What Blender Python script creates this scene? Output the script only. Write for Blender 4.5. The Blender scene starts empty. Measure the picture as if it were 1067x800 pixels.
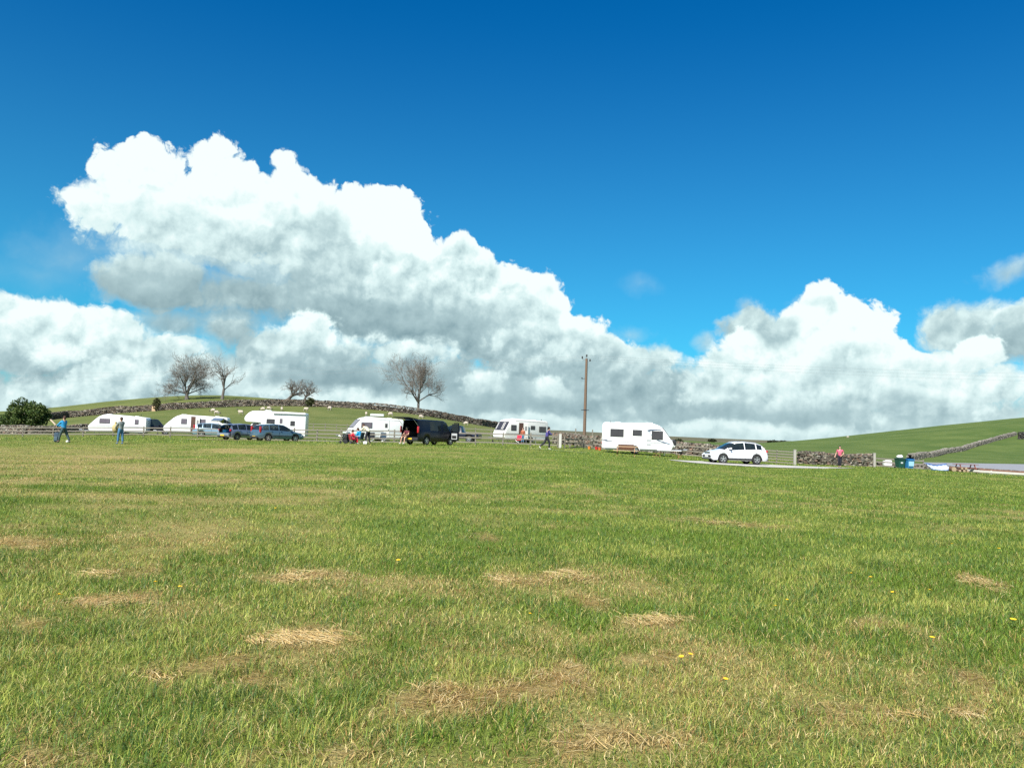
import bpy, bmesh, math, random
import numpy as np
from mathutils import Vector, Matrix, Euler

R = math.radians
scene = bpy.context.scene
COL = scene.collection

# ------------------------------------------------------------------ camera
F_PX, W_PX, H_PX = 887.0, 1067.0, 800.0
CAM_H, PITCH, ROLL = 1.6, math.atan(52 / 887.0), R(2.0)
cam_data = bpy.data.cameras.new("camera")
cam_data.sensor_width = 36.0
cam_data.lens = 36.0 * F_PX / W_PX
cam_data.clip_start = 0.1
cam_data.clip_end = 20000.0
cam = bpy.data.objects.new("camera", cam_data)
COL.objects.link(cam)
CAM_M = Matrix.Translation((0, 0, CAM_H)) @ Matrix.Rotation(R(90) + PITCH, 4, 'X') @ Matrix.Rotation(ROLL, 4, 'Z')
cam.matrix_world = CAM_M
scene.camera = cam
CR = CAM_M.to_3x3()

def ray(px, py):
    """direction, in the place, of a point measured on the photograph"""
    return CR @ Vector(((px - W_PX / 2) / F_PX, -(py - H_PX / 2) / F_PX, -1.0))
def at(px, py, Y):
    d = ray(px, py)
    return Vector((0, 0, CAM_H)) + d * (Y / d.y)
CRI = CR.inverted()
def project(p):
    v = CRI @ (Vector(p) - Vector((0, 0, CAM_H)))
    return (W_PX / 2 + F_PX * v.x / -v.z, H_PX / 2 - F_PX * v.y / -v.z)
def azel(px, py):
    d = ray(px, py).normalized()
    return math.degrees(math.atan2(d.x, d.y)), math.degrees(math.asin(d.z))

# ------------------------------------------------------------------ sun and exposure
SUN_EL, SUN_AZ = R(48), R(-152)          # azimuth from +Y, clockwise: the sun stands to the left and a little behind
sd = bpy.data.lights.new("sun", 'SUN')
sd.energy = 5.0
sd.angle = R(0.5)
sd.color = (1.0, 0.955, 0.88)
sun = bpy.data.objects.new("sun", sd)
COL.objects.link(sun)
s_dir = Vector((math.sin(SUN_AZ) * math.cos(SUN_EL), math.cos(SUN_AZ) * math.cos(SUN_EL), math.sin(SUN_EL)))
sun.rotation_euler = s_dir.to_track_quat('Z', 'Y').to_euler()
sun.location = (0, 0, 60)
scene.view_settings.view_transform = 'Standard'
scene.view_settings.look = 'None'
scene.view_settings.exposure = 0.75
scene.view_settings.gamma = 1.0
scene.cycles.max_bounces = 5
scene.cycles.diffuse_bounces = 2
scene.cycles.glossy_bounces = 2
scene.cycles.transmission_bounces = 3
scene.cycles.transparent_max_bounces = 6
scene.cycles.caustics_reflective = False
scene.cycles.caustics_refractive = False
scene.cycles.use_denoising = False
scene.render.film_transparent = False

# ------------------------------------------------------------------ sky and clouds
class Graph:
    def __init__(self, tree):
        self.t = tree; self.n = tree.nodes; self.l = tree.links
    def node(self, kind, **kw):
        nd = self.n.new(kind)
        for k, v in kw.items(): setattr(nd, k, v)
        return nd
    def put(self, sock, v):
        if isinstance(v, bpy.types.NodeSocket): self.l.new(v, sock)
        elif v is not None: sock.default_value = v
    def math(self, op, a, b=None, c=None, clamp=False):
        nd = self.node('ShaderNodeMath', operation=op, use_clamp=clamp)
        for i, v in enumerate((a, b, c)):
            if v is not None: self.put(nd.inputs[i], v)
        return nd.outputs[0]
    def vmath(self, op, a, b=None, scale=None):
        nd = self.node('ShaderNodeVectorMath', operation=op)
        self.put(nd.inputs[0], a)
        if b is not None: self.put(nd.inputs[1], b)
        if scale is not None: self.put(nd.inputs['Scale'], scale)
        return nd.outputs['Value'] if op in ('LENGTH', 'DISTANCE', 'DOT_PRODUCT') else nd.outputs['Vector']
    def remap(self, v, a, b, c=0.0, d=1.0, smooth=True):
        nd = self.node('ShaderNodeMapRange', interpolation_type='SMOOTHSTEP' if smooth else 'LINEAR')
        nd.clamp = False
        for i, x in enumerate((v, a, b, c, d)): self.put(nd.inputs[i], x)
        return nd.outputs[0]
    def mixf(self, f, a, b):
        nd = self.node('ShaderNodeMix', data_type='FLOAT')
        self.put(nd.inputs[0], f); self.put(nd.inputs[2], a); self.put(nd.inputs[3], b)
        return nd.outputs[0]
    def mixc(self, f, a, b, blend='MIX'):
        nd = self.node('ShaderNodeMix', data_type='RGBA', blend_type=blend)
        self.put(nd.inputs[0], f); self.put(nd.inputs[6], a); self.put(nd.inputs[7], b)
        return nd.outputs[2]
    def noise(self, vec, scale, detail=3.0, rough=0.5, color=False, dist=0.0, dim='3D'):
        nd = self.node('ShaderNodeTexNoise', noise_dimensions=dim)
        self.put(nd.inputs['Vector'], vec)
        nd.inputs['Scale'].default_value = scale; nd.inputs['Detail'].default_value = detail
        nd.inputs['Roughness'].default_value = rough; nd.inputs['Distortion'].default_value = dist
        return nd.outputs['Color' if color else 'Fac']
    def ramp(self, f, stops):
        nd = self.node('ShaderNodeValToRGB')
        e = nd.color_ramp.elements
        while len(e) < len(stops): e.new(0.5)
        for el, (p, c) in zip(e, stops):
            el.position = p; el.color = tuple(c) + (1.0,) if len(c) == 3 else c
        self.put(nd.inputs[0], f)
        return nd.outputs[0]

world = bpy.data.worlds.new("World")
scene.world = world
world.use_nodes = True
world.cycles.sampling_method = 'NONE'
g = Graph(world.node_tree)
g.n.clear()
sky = g.node('ShaderNodeTexSky', sky_type='NISHITA', sun_disc=False, sun_elevation=SUN_EL, sun_rotation=SUN_AZ,
             altitude=200.0, air_density=1.0, dust_density=0.3, ozone_density=2.5)
sky_col = g.mixc(1.0, sky.outputs[0], (0.10, 0.76, 1.12, 1.0), 'MULTIPLY')
tc = g.node('ShaderNodeTexCoord')
sx = g.node('ShaderNodeSeparateXYZ'); g.put(sx.inputs[0], tc.outputs['Generated'])
az = g.math('MULTIPLY', g.math('ARCTAN2', sx.outputs[0], sx.outputs[1]), 57.2958)
el = g.math('MULTIPLY', g.math('ARCSINE', sx.outputs[2]), 57.2958)
sky_col = g.mixc(g.remap(el, 30.0, -3.0), g.mixc(1.0, sky_col, (0.02, 0.86, 1.06, 1.0), 'MULTIPLY'), g.mixc(1.0, sky_col, (0.42, 1.10, 0.30, 1.0), 'ADD'))
cx = g.node('ShaderNodeCombineXYZ'); g.put(cx.inputs[0], az); g.put(cx.inputs[1], el)
P0 = cx.outputs[0]
# large slow warp, so that no outline keeps the roundness of its lobe
wv = g.vmath('SUBTRACT', g.noise(P0, 0.22, 4.0, 0.55, color=True, dim='2D'), (0.5, 0.5, 0.5))
P = g.vmath('ADD', P0, g.vmath('SCALE', wv, scale=2.0))
def billow(vec):
    v = g.node('ShaderNodeTexVoronoi', voronoi_dimensions='2D', feature='F1')
    g.put(v.inputs['Vector'], vec)
    v.inputs['Scale'].default_value = 0.55; v.inputs['Detail'].default_value = 3.0
    v.inputs['Roughness'].default_value = 0.55; v.inputs['Lacunarity'].default_value = 2.3
    try: v.normalize = True
    except Exception: pass
    return g.math('SUBTRACT', 0.45, v.outputs['Distance'])
w2 = g.vmath('SUBTRACT', g.noise(P0, 1.1, 5.0, 0.6, color=True, dim='2D'), (0.5, 0.5, 0.5))
Pb = g.vmath('ADD', P, g.vmath('SCALE', w2, scale=0.7))
Pl = g.vmath('ADD', Pb, (-0.28, 0.42, 0.0))
b0 = billow(Pb); b1 = billow(Pl)
fn = g.math('SUBTRACT', g.noise(P0, 0.6, 7.0, 0.56, dim='2D'), 0.5)
fn2 = g.math('SUBTRACT', g.noise(g.vmath('ADD', P0, (-0.4, 0.6, 0)), 0.6, 5.0, 0.5, dim='2D'), 0.5)
disp = g.math('ADD', g.math('MULTIPLY', b0, 2.3), g.math('MULTIPLY', fn, 1.15))
relief = g.math('ADD', g.math('MULTIPLY', g.math('SUBTRACT', b0, b1), 0.36), g.math('MULTIPLY', g.math('SUBTRACT', fn, fn2), 0.5))
# every lobe of the cloud bank: centre and radii as read off the photograph, tone at its top and at its base, softness
# (x, y, rx, ry, top, base, softness in degrees, opacity, relief)
LOBES = [
 # far bright haze low over the hills
 (533, 490, 1000, 118, .84, .66, 1.2, 1, .5), (240, 395, 330, 40, .72, .55, 1.6, 1, .6), (760, 420, 400, 30, .70, .62, 1.5, 1, .6),
 # left bank
 (15, 340, 50, 36, 1.0, .74, .5, 1, 1), (55, 345, 32, 34, 1.02, .74, .4, 1, 1), (105, 352, 42, 32, 1.05, .72, .4, 1, 1), (30, 380, 80, 24, .78, .58, 1.0, 1, 1),
 (150, 375, 60, 26, .92, .60, .5, 1, 1), (60, 372, 26, 14, 1.0, .8, .5, .9, 1), (20, 400, 60, 12, .62, .55, .9, .8, .8), (40, 412, 90, 18, .80, .74, 1.0, .9, 1), (95, 405, 30, 10, 1.0, .85, .5, .8, 1), (130, 395, 50, 20, .95, .7, .5, .9, 1),
 # thin wisps
 (70, 265, 50, 26, .62, .60, 3.0, .35, .6), (40, 285, 40, 14, .62, .60, 3.0, .35, .5), (110, 255, 30, 14, .7, .62, 2.0, .5, .6),
 # great white towers on the left
 (148, 185, 50, 36, 1.15, .92, .25, 1, .8), (100, 208, 26, 22, 1.05, .85, .5, 1, .8), (226, 190, 40, 36, 1.15, .95, .25, 1, .8), (262, 205, 26, 26, 1.1, .95, .25, 1, .8),
 (298, 196, 20, 34, 1.15, .95, .25, 1, .8), (322, 220, 32, 38, 1.15, .95, .25, 1, .8), (215, 225, 130, 44, 1.05, .9, .4, 1, .8), (330, 255, 60, 40, 1.05, .85, .5, 1, .8),
 (395, 238, 52, 42, 1.2, 1.05, .25, 1, .7), (432, 272, 34, 28, 1.2, 1.0, .25, 1, .7), (405, 275, 50, 34, 1.15, 1.0, .3, 1, .7),
 (486, 276, 36, 26, 1.0, .75, .25, 1, 1), (520, 300, 32, 28, 1.05, .8, .25, 1, 1), (556, 318, 34, 28, 1.1, .85, .25, 1, 1), (590, 350, 40, 26, 1.1, .8, .3, 1, 1),
 (630, 372, 34, 20, 1.05, .8, .3, 1, 1), (662, 384, 30, 18, .95, .7, .4, 1, 1), (693, 378, 22, 16, .85, .65, .6, 1, .8),
 # shaded body of the great cloud
 (200, 252, 95, 34, .86, .74, 1.0, .9, .8), (300, 268, 95, 46, .84, .68, 1.2, .9, .9), (165, 292, 62, 34, .84, .54, .9, 1, .7),
 (345, 240, 26, 30, .80, .66, .9, .9, .7), (260, 308, 140, 27, .66, .34, 1.4, 1, .6), (372, 310, 90, 52, .80, .44, 1.2, 1, .8),
 (430, 305, 46, 38, .90, .66, .6, 1, 1), (478, 305, 58, 42, .88, .66, .6, 1, 1.1), (520, 345, 62, 44, .90, .56, .8, 1, 1), (440, 345, 100, 34, .66, .40, 1.4, 1, .8),
 (365, 345, 90, 26, .54, .34, 1.4, .9, .6), (555, 365, 50, 30, .82, .58, .8, 1, 1), (600, 378, 60, 28, .82, .56, .9, 1, 1), (240, 335, 50, 20, .62, .45, 1.2, .9, .6), (180, 335, 50, 18, .60, .48, 1.2, .9, .6),
 # bright puffs under it
 (185, 362, 26, 16, 1.0, .75, .4, 1, 1), (145, 352, 18, 12, .9, .7, .4, .8, 1), (320, 348, 30, 20, 1.05, .75, .35, 1, 1), (285, 362, 46, 22, .95, .55, .5, 1, 1), (345, 372, 56, 20, .85, .45, .8, 1, .9),
 (240, 345, 44, 16, .70, .55, .8, 1, .8), (420, 372, 60, 18, .95, .55, .7, 1, .9), (275, 398, 70, 16, .95, .85, .6, .9, .8), (360, 398, 90, 12, .45, .40, .8, .9, .4), (480, 398, 60, 14, .62, .45, .8, .9, .6), (370, 418, 90, 12, .95, .9, .8, .9, .5),
 (505, 400, 24, 14, .92, .7, .4, .9, .8), (575, 405, 22, 16, .95, .7, .4, .9, .8), (560, 425, 90, 14, .55, .46, .9, .8, .4), (655, 425, 28, 16, .98, .8, .4, .9, .8), (640, 405, 50, 20, .66, .5, .8, .9, .8), (700, 405, 60, 22, .72, .5, .8, 1, .9),
 # right hand cumulus
 (790, 345, 34, 30, .74, .58, .7, 1, .7), (775, 318, 10, 8, .72, .66, .8, .7, .5), (742, 362, 10, 10, .75, .66, .8, .7, .5),
 (855, 315, 24, 22, 1.15, .95, .25, 1, .7), (868, 335, 34, 36, 1.15, .95, .25, 1, .7), (835, 335, 22, 20, 1.1, .95, .3, 1, .7), (890, 360, 44, 36, 1.15, .9, .25, 1, .8), (920, 372, 28, 24, 1.1, .9, .25, 1, .8), (850, 375, 80, 34, 1.08, .85, .4, 1, .9),
 (785, 368, 32, 22, 1.08, .85, .35, 1, .9), (760, 385, 30, 20, .95, .75, .4, 1, .9), (848, 313, 20, 7, .74, .68, .6, .55, .8), (868, 322, 10, 16, .72, .66, .6, .55, .9), (815, 340, 24, 18, .72, .66, .7, .9, .7),
 (886, 371, 26, 8, .72, .64, .6, .75, .9), (948, 384, 36, 20, 1.0, .85, .3, 1, .9), (985, 382, 24, 20, 1.08, .9, .3, 1, .9),
 (990, 342, 34, 24, .86, .68, .6, 1, .8), (1012, 335, 44, 22, .80, .66, .8, 1, .8), (1058, 334, 28, 15, 1.05, .8, .4, 1, .8), (1045, 362, 40, 26, .74, .52, .7, 1, .8), (1100, 350, 60, 50, .8, .5, .8, 1, .8),
 (1022, 372, 26, 17, 1.1, .9, .3, 1, .8), (780, 412, 70, 22, .95, .7, .6, 1, .9), (745, 395, 40, 16, .98, .7, .5, .9, .9), (900, 405, 90, 30, .92, .72, .8, 1, .9), (1000, 405, 90, 28, .95, .8, .8, 1, .9),
 (715, 435, 90, 12, .58, .52, .8, .85, .4), (940, 418, 40, 10, .66, .62, .8, .8, .6), (830, 432, 70, 10, .60, .56, .8, .8, .4), (780, 446, 120, 7, .92, .9, .5, .9, .3), (560, 436, 70, 6, .9, .9, .5, .8, .3), (880, 388, 30, 8, .72, .66, .6, .7, .6),
 # small free scraps
 (1045, 286, 24, 9, .74, .66, .8, .8, .6), (1075, 282, 24, 10, .76, .66, .8, .8, .6), (661, 350, 15, 7, .74, .7, 1.0, .6, .4), (667, 295, 11, 5, .7, .7, 1.2, .35, .3), (566, 302, 7, 6, .85, .8, .6, .6, .5),
]
# the rest of the sky, seen only in reflections: a loose band of the same clouds round the horizon
band = g.math('MULTIPLY', g.remap(g.math('ADD', el, g.math('MULTIPLY', fn, 34.0)), 15.0, 9.0), g.remap(g.math('ABSOLUTE', az), 38.0, 46.0))
a_tot = band
tone = g.mixf(0.0, 0.8, 0.8)
# one lobe = one group node; each takes the tone and cover of those behind it and lays itself over them
lg = bpy.data.node_groups.new("cloud_lobe", 'ShaderNodeTree')
def sock(name, kind, out=False): lg.interface.new_socket(name, in_out='OUTPUT' if out else 'INPUT', socket_type='NodeSocket' + kind)
for nm, kd in (('P', 'Vector'), ('disp', 'Float'), ('relief', 'Float'), ('tone', 'Float'), ('cover', 'Float'), ('inv', 'Vector'), ('off', 'Vector'),
               ('rm', 'Float'), ('dk', 'Float'), ('s0', 'Float'), ('s1', 'Float'), ('op', 'Float'), ('tt', 'Float'), ('tb', 'Float'), ('rl', 'Float')):
    sock(nm, kd)
sock('tone', 'Float', True); sock('cover', 'Float', True)
h = Graph(lg)
gi = h.node('NodeGroupInput'); go = h.node('NodeGroupOutput')
I = {s_.name: s_ for s_ in gi.outputs}
chain = h.vmath('SCALE', (1, 1, 1), scale=h.math('MULTIPLY', I['tone'], 1e-7))
Pi = h.vmath('ADD', I['P'], chain)
nd = h.node('ShaderNodeVectorMath', operation='MULTIPLY_ADD')
h.put(nd.inputs[0], Pi); h.put(nd.inputs[1], I['inv']); h.put(nd.inputs[2], I['off'])
d = nd.outputs[0]
dist = h.math('MULTIPLY_ADD', h.math('SUBTRACT', h.vmath('LENGTH', d), 1.0), I['rm'], h.math('MULTIPLY', I['disp'], I['dk']))
a = h.remap(dist, I['s0'], I['s1'], 0.0, I['op'])
se = h.node('ShaderNodeSeparateXYZ'); h.put(se.inputs[0], d)
tn = h.math('MULTIPLY_ADD', I['relief'], I['rl'], h.remap(se.outputs[1], -1.2, 1.1, I['tb'], I['tt']))
h.put(go.inputs[0], h.mixf(a, I['tone'], tn))
h.put(go.inputs[1], h.math('MAXIMUM', a, I['cover']))
for (x, y, rx, ry, tt, tb, soft, op, rl) in LOBES:
    ca, ce = azel(x, y)
    ra = abs(azel(x + rx, y)[0] - azel(x - rx, y)[0]) / 2
    re = abs(azel(x, y - ry)[1] - azel(x, y + ry)[1]) / 2
    rm = min(ra, re)
    nd = g.node('ShaderNodeGroup'); nd.node_tree = lg
    for k, v in dict(P=P, disp=disp, relief=relief, tone=tone, cover=a_tot, inv=(1/ra, 1/re, 0), off=(-ca/ra, -ce/re, 0), rm=-rm, dk=min(1.0, 0.25 + rm / 3.2),
                     s0=-soft*0.35, s1=soft, op=op, tt=tt, tb=tb, rl=rl).items():
        g.put(nd.inputs[k], v)
    tone, a_tot = nd.outputs[0], nd.outputs[1]
cloud = g.ramp(tone, [(0.0, (0.10, 0.15, 0.18)), (0.40, (0.24, 0.37, 0.41)), (0.66, (0.42, 0.58, 0.61)), (0.86, (0.70, 0.88, 0.88)), (1.0, (0.90, 1.0, 0.99))])
# the background runs at a small strength, so the cloud's own brightness is given tenfold
cloud10 = g.vmath('SCALE', cloud, scale=10.0)
final = g.mixc(a_tot, sky_col, cloud10)
bg = g.node('ShaderNodeBackground'); g.put(bg.inputs[0], final); bg.inputs[1].default_value = 0.062
# high overhead and below the ground there are no clouds: only the plain sky is worked out there
bg0 = g.node('ShaderNodeBackground'); g.put(bg0.inputs[0], sky_col); bg0.inputs[1].default_value = 0.062
zone = g.math('MULTIPLY', g.math('LESS_THAN', g.math('ABSOLUTE', g.math('SUBTRACT', el, 10.5)), 12.0), 1.0)
ms = g.node('ShaderNodeMixShader'); g.put(ms.inputs[0], zone); g.l.new(bg0.outputs[0], ms.inputs[1]); g.l.new(bg.outputs[0], ms.inputs[2])
out = g.node('ShaderNodeOutputWorld'); g.l.new(ms.outputs[0], out.inputs[0])
# ------------------------------------------------------------------ naming
def tag(o, label=None, cat=None, group=None, kind=None):
    if label: o['label'] = label
    if cat: o['category'] = cat
    if group: o['group'] = group
    if kind: o['kind'] = kind
    return o
def mesh_obj(name, verts, faces, mat=None, parent=None, smooth=False):
    me = bpy.data.meshes.new(name)
    me.from_pydata([tuple(v) for v in verts], [], faces)
    for m in (mat if isinstance(mat, (list, tuple)) else [mat]):
        if m: me.materials.append(m)
    if smooth: me.polygons.foreach_set('use_smooth', [True] * len(me.polygons))
    me.update()
    o = bpy.data.objects.new(name, me)
    COL.objects.link(o)
    if parent: o.parent = parent
    return o

# ------------------------------------------------------------------ materials
def new_mat(name):
    m = bpy.data.materials.new(name); m.use_nodes = True
    m.node_tree.nodes.clear()
    gg = Graph(m.node_tree)
    o = gg.node('ShaderNodeOutputMaterial')
    b = gg.node('ShaderNodeBsdfPrincipled')
    gg.l.new(b.outputs[0], o.inputs[0])
    return m, gg, b, o
_mats = {}
def simple(name, col, rough=0.6, metal=0.0, var=0.12, scale=6.0, bump=0.0, spec=0.5, coat=0.0, grime=0.0):
    """a plain material whose colour and gloss wander a little"""
    if name in _mats: return _mats[name]
    m, gg, b, o = new_mat(name)
    tcn = gg.node('ShaderNodeTexCoord')
    n = gg.noise(tcn.outputs['Object'], scale, 4.0, 0.6)
    c = gg.mixc(n, tuple(x * (1 - var) for x in col) + (1,), tuple(min(1, x * (1 + var)) for x in col) + (1,))
    if grime:
        n2 = gg.noise(tcn.outputs['Object'], 2.2, 6.0, 0.7)
        c = gg.mixc(gg.math('MULTIPLY', gg.remap(n2, 0.5, 0.78), grime), c, (0.16, 0.15, 0.11, 1))
    gg.put(b.inputs['Base Color'], c)
    gg.put(b.inputs['Roughness'], gg.mixf(n, rough * 0.85, min(1, rough * 1.15)))
    b.inputs['Metallic'].default_value = metal
    b.inputs['Specular IOR Level'].default_value = spec
    b.inputs['Coat Weight'].default_value = coat
    if bump:
        bp = gg.node('ShaderNodeBump'); bp.inputs['Strength'].default_value = bump
        gg.put(bp.inputs['Height'], gg.noise(tcn.outputs['Object'], scale * 6, 4.0, 0.6))
        gg.l.new(bp.outputs[0], b.inputs['Normal'])
    _mats[name] = m
    return m

# ------------------------------------------------------------------ noise in numpy
def _hash(ix, iy, seed):
    h = (ix.astype(np.int64) * 374761393 + iy.astype(np.int64) * 668265263 + seed * 144269504) & 0xffffffff
    h = ((h ^ (h >> 13)) * 1274126177) & 0xffffffff
    return ((h ^ (h >> 16)) & 0xffffff) / float(0xffffff)
def vnoise(x, y, seed=0):
    x = np.asarray(x, float); y = np.asarray(y, float)
    ix, iy = np.floor(x), np.floor(y)
    fx, fy = x - ix, y - iy
    fx = fx * fx * (3 - 2 * fx); fy = fy * fy * (3 - 2 * fy)
    a = _hash(ix, iy, seed); b = _hash(ix + 1, iy, seed); c = _hash(ix, iy + 1, seed); d = _hash(ix + 1, iy + 1, seed)
    return (a * (1 - fx) + b * fx) * (1 - fy) + (c * (1 - fx) + d * fx) * fy
def fbm(x, y, octs=4, seed=0, gain=0.5):
    s = 0; amp = 1; tot = 0
    for k in range(octs):
        s = s + amp * vnoise(x * 2 ** k + 17 * k, y * 2 ** k - 9 * k, seed + k); tot += amp; amp *= gain
    return s / tot

# ------------------------------------------------------------------ the lie of the land
# rows: distance in metres -> the height on the photograph at which the ground stands there, column by column
PXC = [-250, 0, 60, 125, 200, 250, 300, 350, 400, 450, 500, 530, 570, 600, 640, 700, 765, 820, 875, 945, 1010, 1067, 1300]
ROWS = {
 60:  [450, 458.5, 459.8, 461, 461.5, 462, 463, 464, 465, 466, 467.5, 468.5, 470.5, 472.5, 476, 480, 484.5, 487, 488.8, 490.5, 494, 498, 512],
 68:  [448, 457, 457.8, 458.6, 459.4, 460, 460.6, 461.4, 462.4, 463.4, 464.6, 465.4, 467.4, 469.5, 474, 477.5, 481, 484.5, 486.8, 489.2, 493, 497, 508],
 76:  [447, 456.4, 456.9, 457.2, 458, 459, 460, 460.5, 461.0, 462, 463.2, 464, 465.6, 466.6, 471, 474.5, 479, 482, 485, 488.2, 492.5, 496.5, 506],
 86:  [446, 455.6, 455.7, 455.6, 456.0, 457.4, 458.6, 459.4, 460, 460.8, 461.9, 462.5, 463.4, 464, 468, 472, 477, 480, 483.4, 487.2, 492, 496, 505],
 98:  [445, 453.6, 453.2, 453.0, 453.4, 455.5, 457, 457.6, 458.2, 458.9, 460, 460.5, 461, 461.6, 465, 469.5, 475, 478, 482, 486.2, 491, 495, 503],
 118: [443, 450, 449, 448.4, 448, 448.4, 448.8, 449.6, 450.8, 452.4, 455, 457.2, 458.6, 459.4, 462, 466, 472, 475.5, 479.5, 484, 488, 492, 499],
 150: [440, 446, 443, 438.5, 435, 434.2, 434, 435, 438, 443, 449, 453, 455.5, 457, 459.4, 463.4, 468.5, 472, 476, 480.5, 484, 486.5, 492],
 188: [436, 441, 436, 430, 425.4, 423.4, 423.2, 424.2, 427.4, 434, 443, 449, 453, 455, 457.6, 461.6, 466, 469, 471.5, 475.5, 478, 480, 484],
 225: [430, 431, 426, 418, 412.6, 413, 415.5, 420, 426, 433.6, 444, 449.5, 452.6, 454, 456.6, 460.6, 464.6, 466.5, 468, 470, 470.5, 471, 471],
 250: [427, 429, 424.6, 416.6, 411.3, 412.0, 417, 424, 430, 437.6, 446.5, 450.5, 452.8, 454, 456.4, 460.2, 464, 465, 465, 464.6, 463, 461, 452],
 320: [428, 431, 428, 422, 418, 419, 423, 430, 436, 442, 449, 451.5, 453, 454, 456, 459.6, 463.2, 461.8, 458.5, 452, 446, 441, 425],
 420: [432, 438, 437, 436, 436, 438, 441, 444, 446, 448, 451, 452.5, 453.4, 454.2, 455.6, 459, 462.6, 460.4, 455, 447.4, 440.2, 434.4, 414],
 560: [434, 441, 442, 443, 444, 445, 446, 447, 448, 450, 452, 453, 453.6, 454.2, 455.6, 459, 462.6, 463, 460, 452, 445, 439, 420],
 900: [434, 440, 442, 443, 445, 446, 447, 448, 449, 450, 451.6, 452.2, 452.6, 453, 454.4, 458, 461.4, 464, 463, 456, 450, 445, 430],
 1700:[430, 434, 436, 438, 440, 441, 442, 443, 444, 444.6, 445.4, 446.6, 447.6, 449, 451.4, 454.6, 457.4, 459.2, 461, 463, 464, 465, 470],
 3500:[433, 437, 439, 441, 443, 444, 446, 447, 448, 449, 450, 451, 452, 453, 455, 457.6, 460.5, 462, 464, 466, 468, 470, 474],
}
RY = np.array([0.0, 25.0, 42.0] + sorted(ROWS))
TT = np.linspace(-1.4, 1.4, 561)
ZR = []
for Y in RY:
    if Y < 30: ZR.append(np.zeros_like(TT)); continue
    if Y == 42:
        ZR.append(None); continue
    pts = [at(px, py, Y) for px, py in zip(PXC, ROWS[int(Y)])]
    ts = np.array([p.x / Y for p in pts]); zs = np.array([p.z for p in pts])
    z = np.interp(TT, ts, zs)
    k = np.exp(-0.5 * (np.arange(-14, 15) / 6.0) ** 2); k /= k.sum()
    z = np.convolve(np.pad(z, 14, mode='edge'), k, mode='valid')
    ZR.append(z)
ZR[2] = ZR[3] * 0.42
ZR = np.array(ZR)
RYL = np.log(np.maximum(RY, 6.0))
def _rowz(Y, T):
    """Hermite between rows, linear across"""
    L = np.log(np.clip(Y, 6.0, 3500.0))
    k = np.clip(np.searchsorted(RYL, L) - 1, 0, len(RY) - 2)
    f = np.clip((L - RYL[k]) / (RYL[k + 1] - RYL[k]), 0, 1)
    u = (np.clip(T, -1.4, 1.4) + 1.4) / 2.8 * (len(TT) - 1)
    i = np.clip(u.astype(int), 0, len(TT) - 2); w = u - i
    def row(kk): return ZR[kk, i] * (1 - w) + ZR[kk, i + 1] * w
    h = f * f * (3 - 2 * f) * 0.35 + f * 0.65
    return row(k) * (1 - h) + row(k + 1) * h
def ground_z(x, y):
    x = np.atleast_1d(np.asarray(x, float)); y = np.atleast_1d(np.asarray(y, float))
    yy = np.maximum(y, 0.5)
    z = _rowz(yy, x / yy)
    fade = np.clip((y - 6.0) / 12.0, 0, 1)
    z = z * fade
    near = np.clip((70 - y) / 30.0, 0, 1)
    z = z + near * (0.10 * (fbm(x / 7.0 + 50, y / 7.0 + 50, 3, 3) - 0.5) + 0.05 * (fbm(x / 0.9 + 90, y / 0.9 + 90, 3, 5) - 0.5))
    far = np.clip((y - 100) / 200.0, 0, 1)
    z = z + far * 0.5 * (fbm(x / 25.0 + 9, y / 25.0 + 9, 3, 8) - 0.5)
    return z
def gz(x, y): return float(ground_z(x, y)[0])
def spot(px, Y):
    """the point of the ground at distance Y that the photograph shows at column px"""
    x = (px - W_PX / 2) / F_PX * Y
    for _ in range(4):
        z = gz(x, Y); q = project((x, Y, z)); x += (px - q[0]) / F_PX * Y
    return Vector((x, Y, gz(x, Y)))
def hit(px, py):
    """where the line of sight meets the near field"""
    d = ray(px, py); t = CAM_H / -d.z
    for _ in range(6):
        t = (CAM_H - gz(d.x * t, d.y * t)) / -d.z
    return d.x * t, d.y * t

# dead, flattened hay lying in the field (column, row, half widths on the photograph)
HAY = [(455, 735, 62, 16), (545, 720, 60, 14), (590, 705, 30, 8), (300, 665, 50, 9), (228, 690, 30, 9), (260, 712, 24, 10), (150, 706, 32, 10), (128, 597, 30, 7), (118, 628, 40, 7), (35, 570, 38, 9),
       (15, 552, 22, 5), (290, 600, 30, 6), (345, 603, 22, 5), (720, 690, 30, 9), (715, 650, 40, 6), (620, 630, 50, 7), (560, 603, 60, 6), (1030, 715, 26, 10), (1045, 610, 28, 8), (850, 740, 60, 9),
       (905, 655, 30, 7), (985, 745, 40, 10), (40, 660, 26, 10), (200, 500, 60, 4), (60, 488, 60, 4), (120, 478, 60, 3), (40, 500, 40, 3), (265, 483, 30, 2.5), (610, 512, 30, 3), (640, 770, 50, 10),
       (560, 785, 40, 10), (330, 780, 50, 12), (700, 760, 40, 12), (60, 800, 60, 10), (230, 470, 60, 2), (760, 545, 40, 3), (490, 560, 30, 4)]
HAYW = []
for (px, py, rx, ry) in HAY:
    x0, y0 = hit(px, py); x1, _ = hit(px + rx, py); _, ya = hit(px, py - ry); _, yb = hit(px, py + ry)
    HAYW.append((x0, (ya + yb) / 2, abs(x1 - x0), (ya - yb) / 2, 1.35 if (py > 700 and 400 < px < 600) or px in (300, 228, 260) else 1.0 if py > 560 else 0.7))
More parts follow.
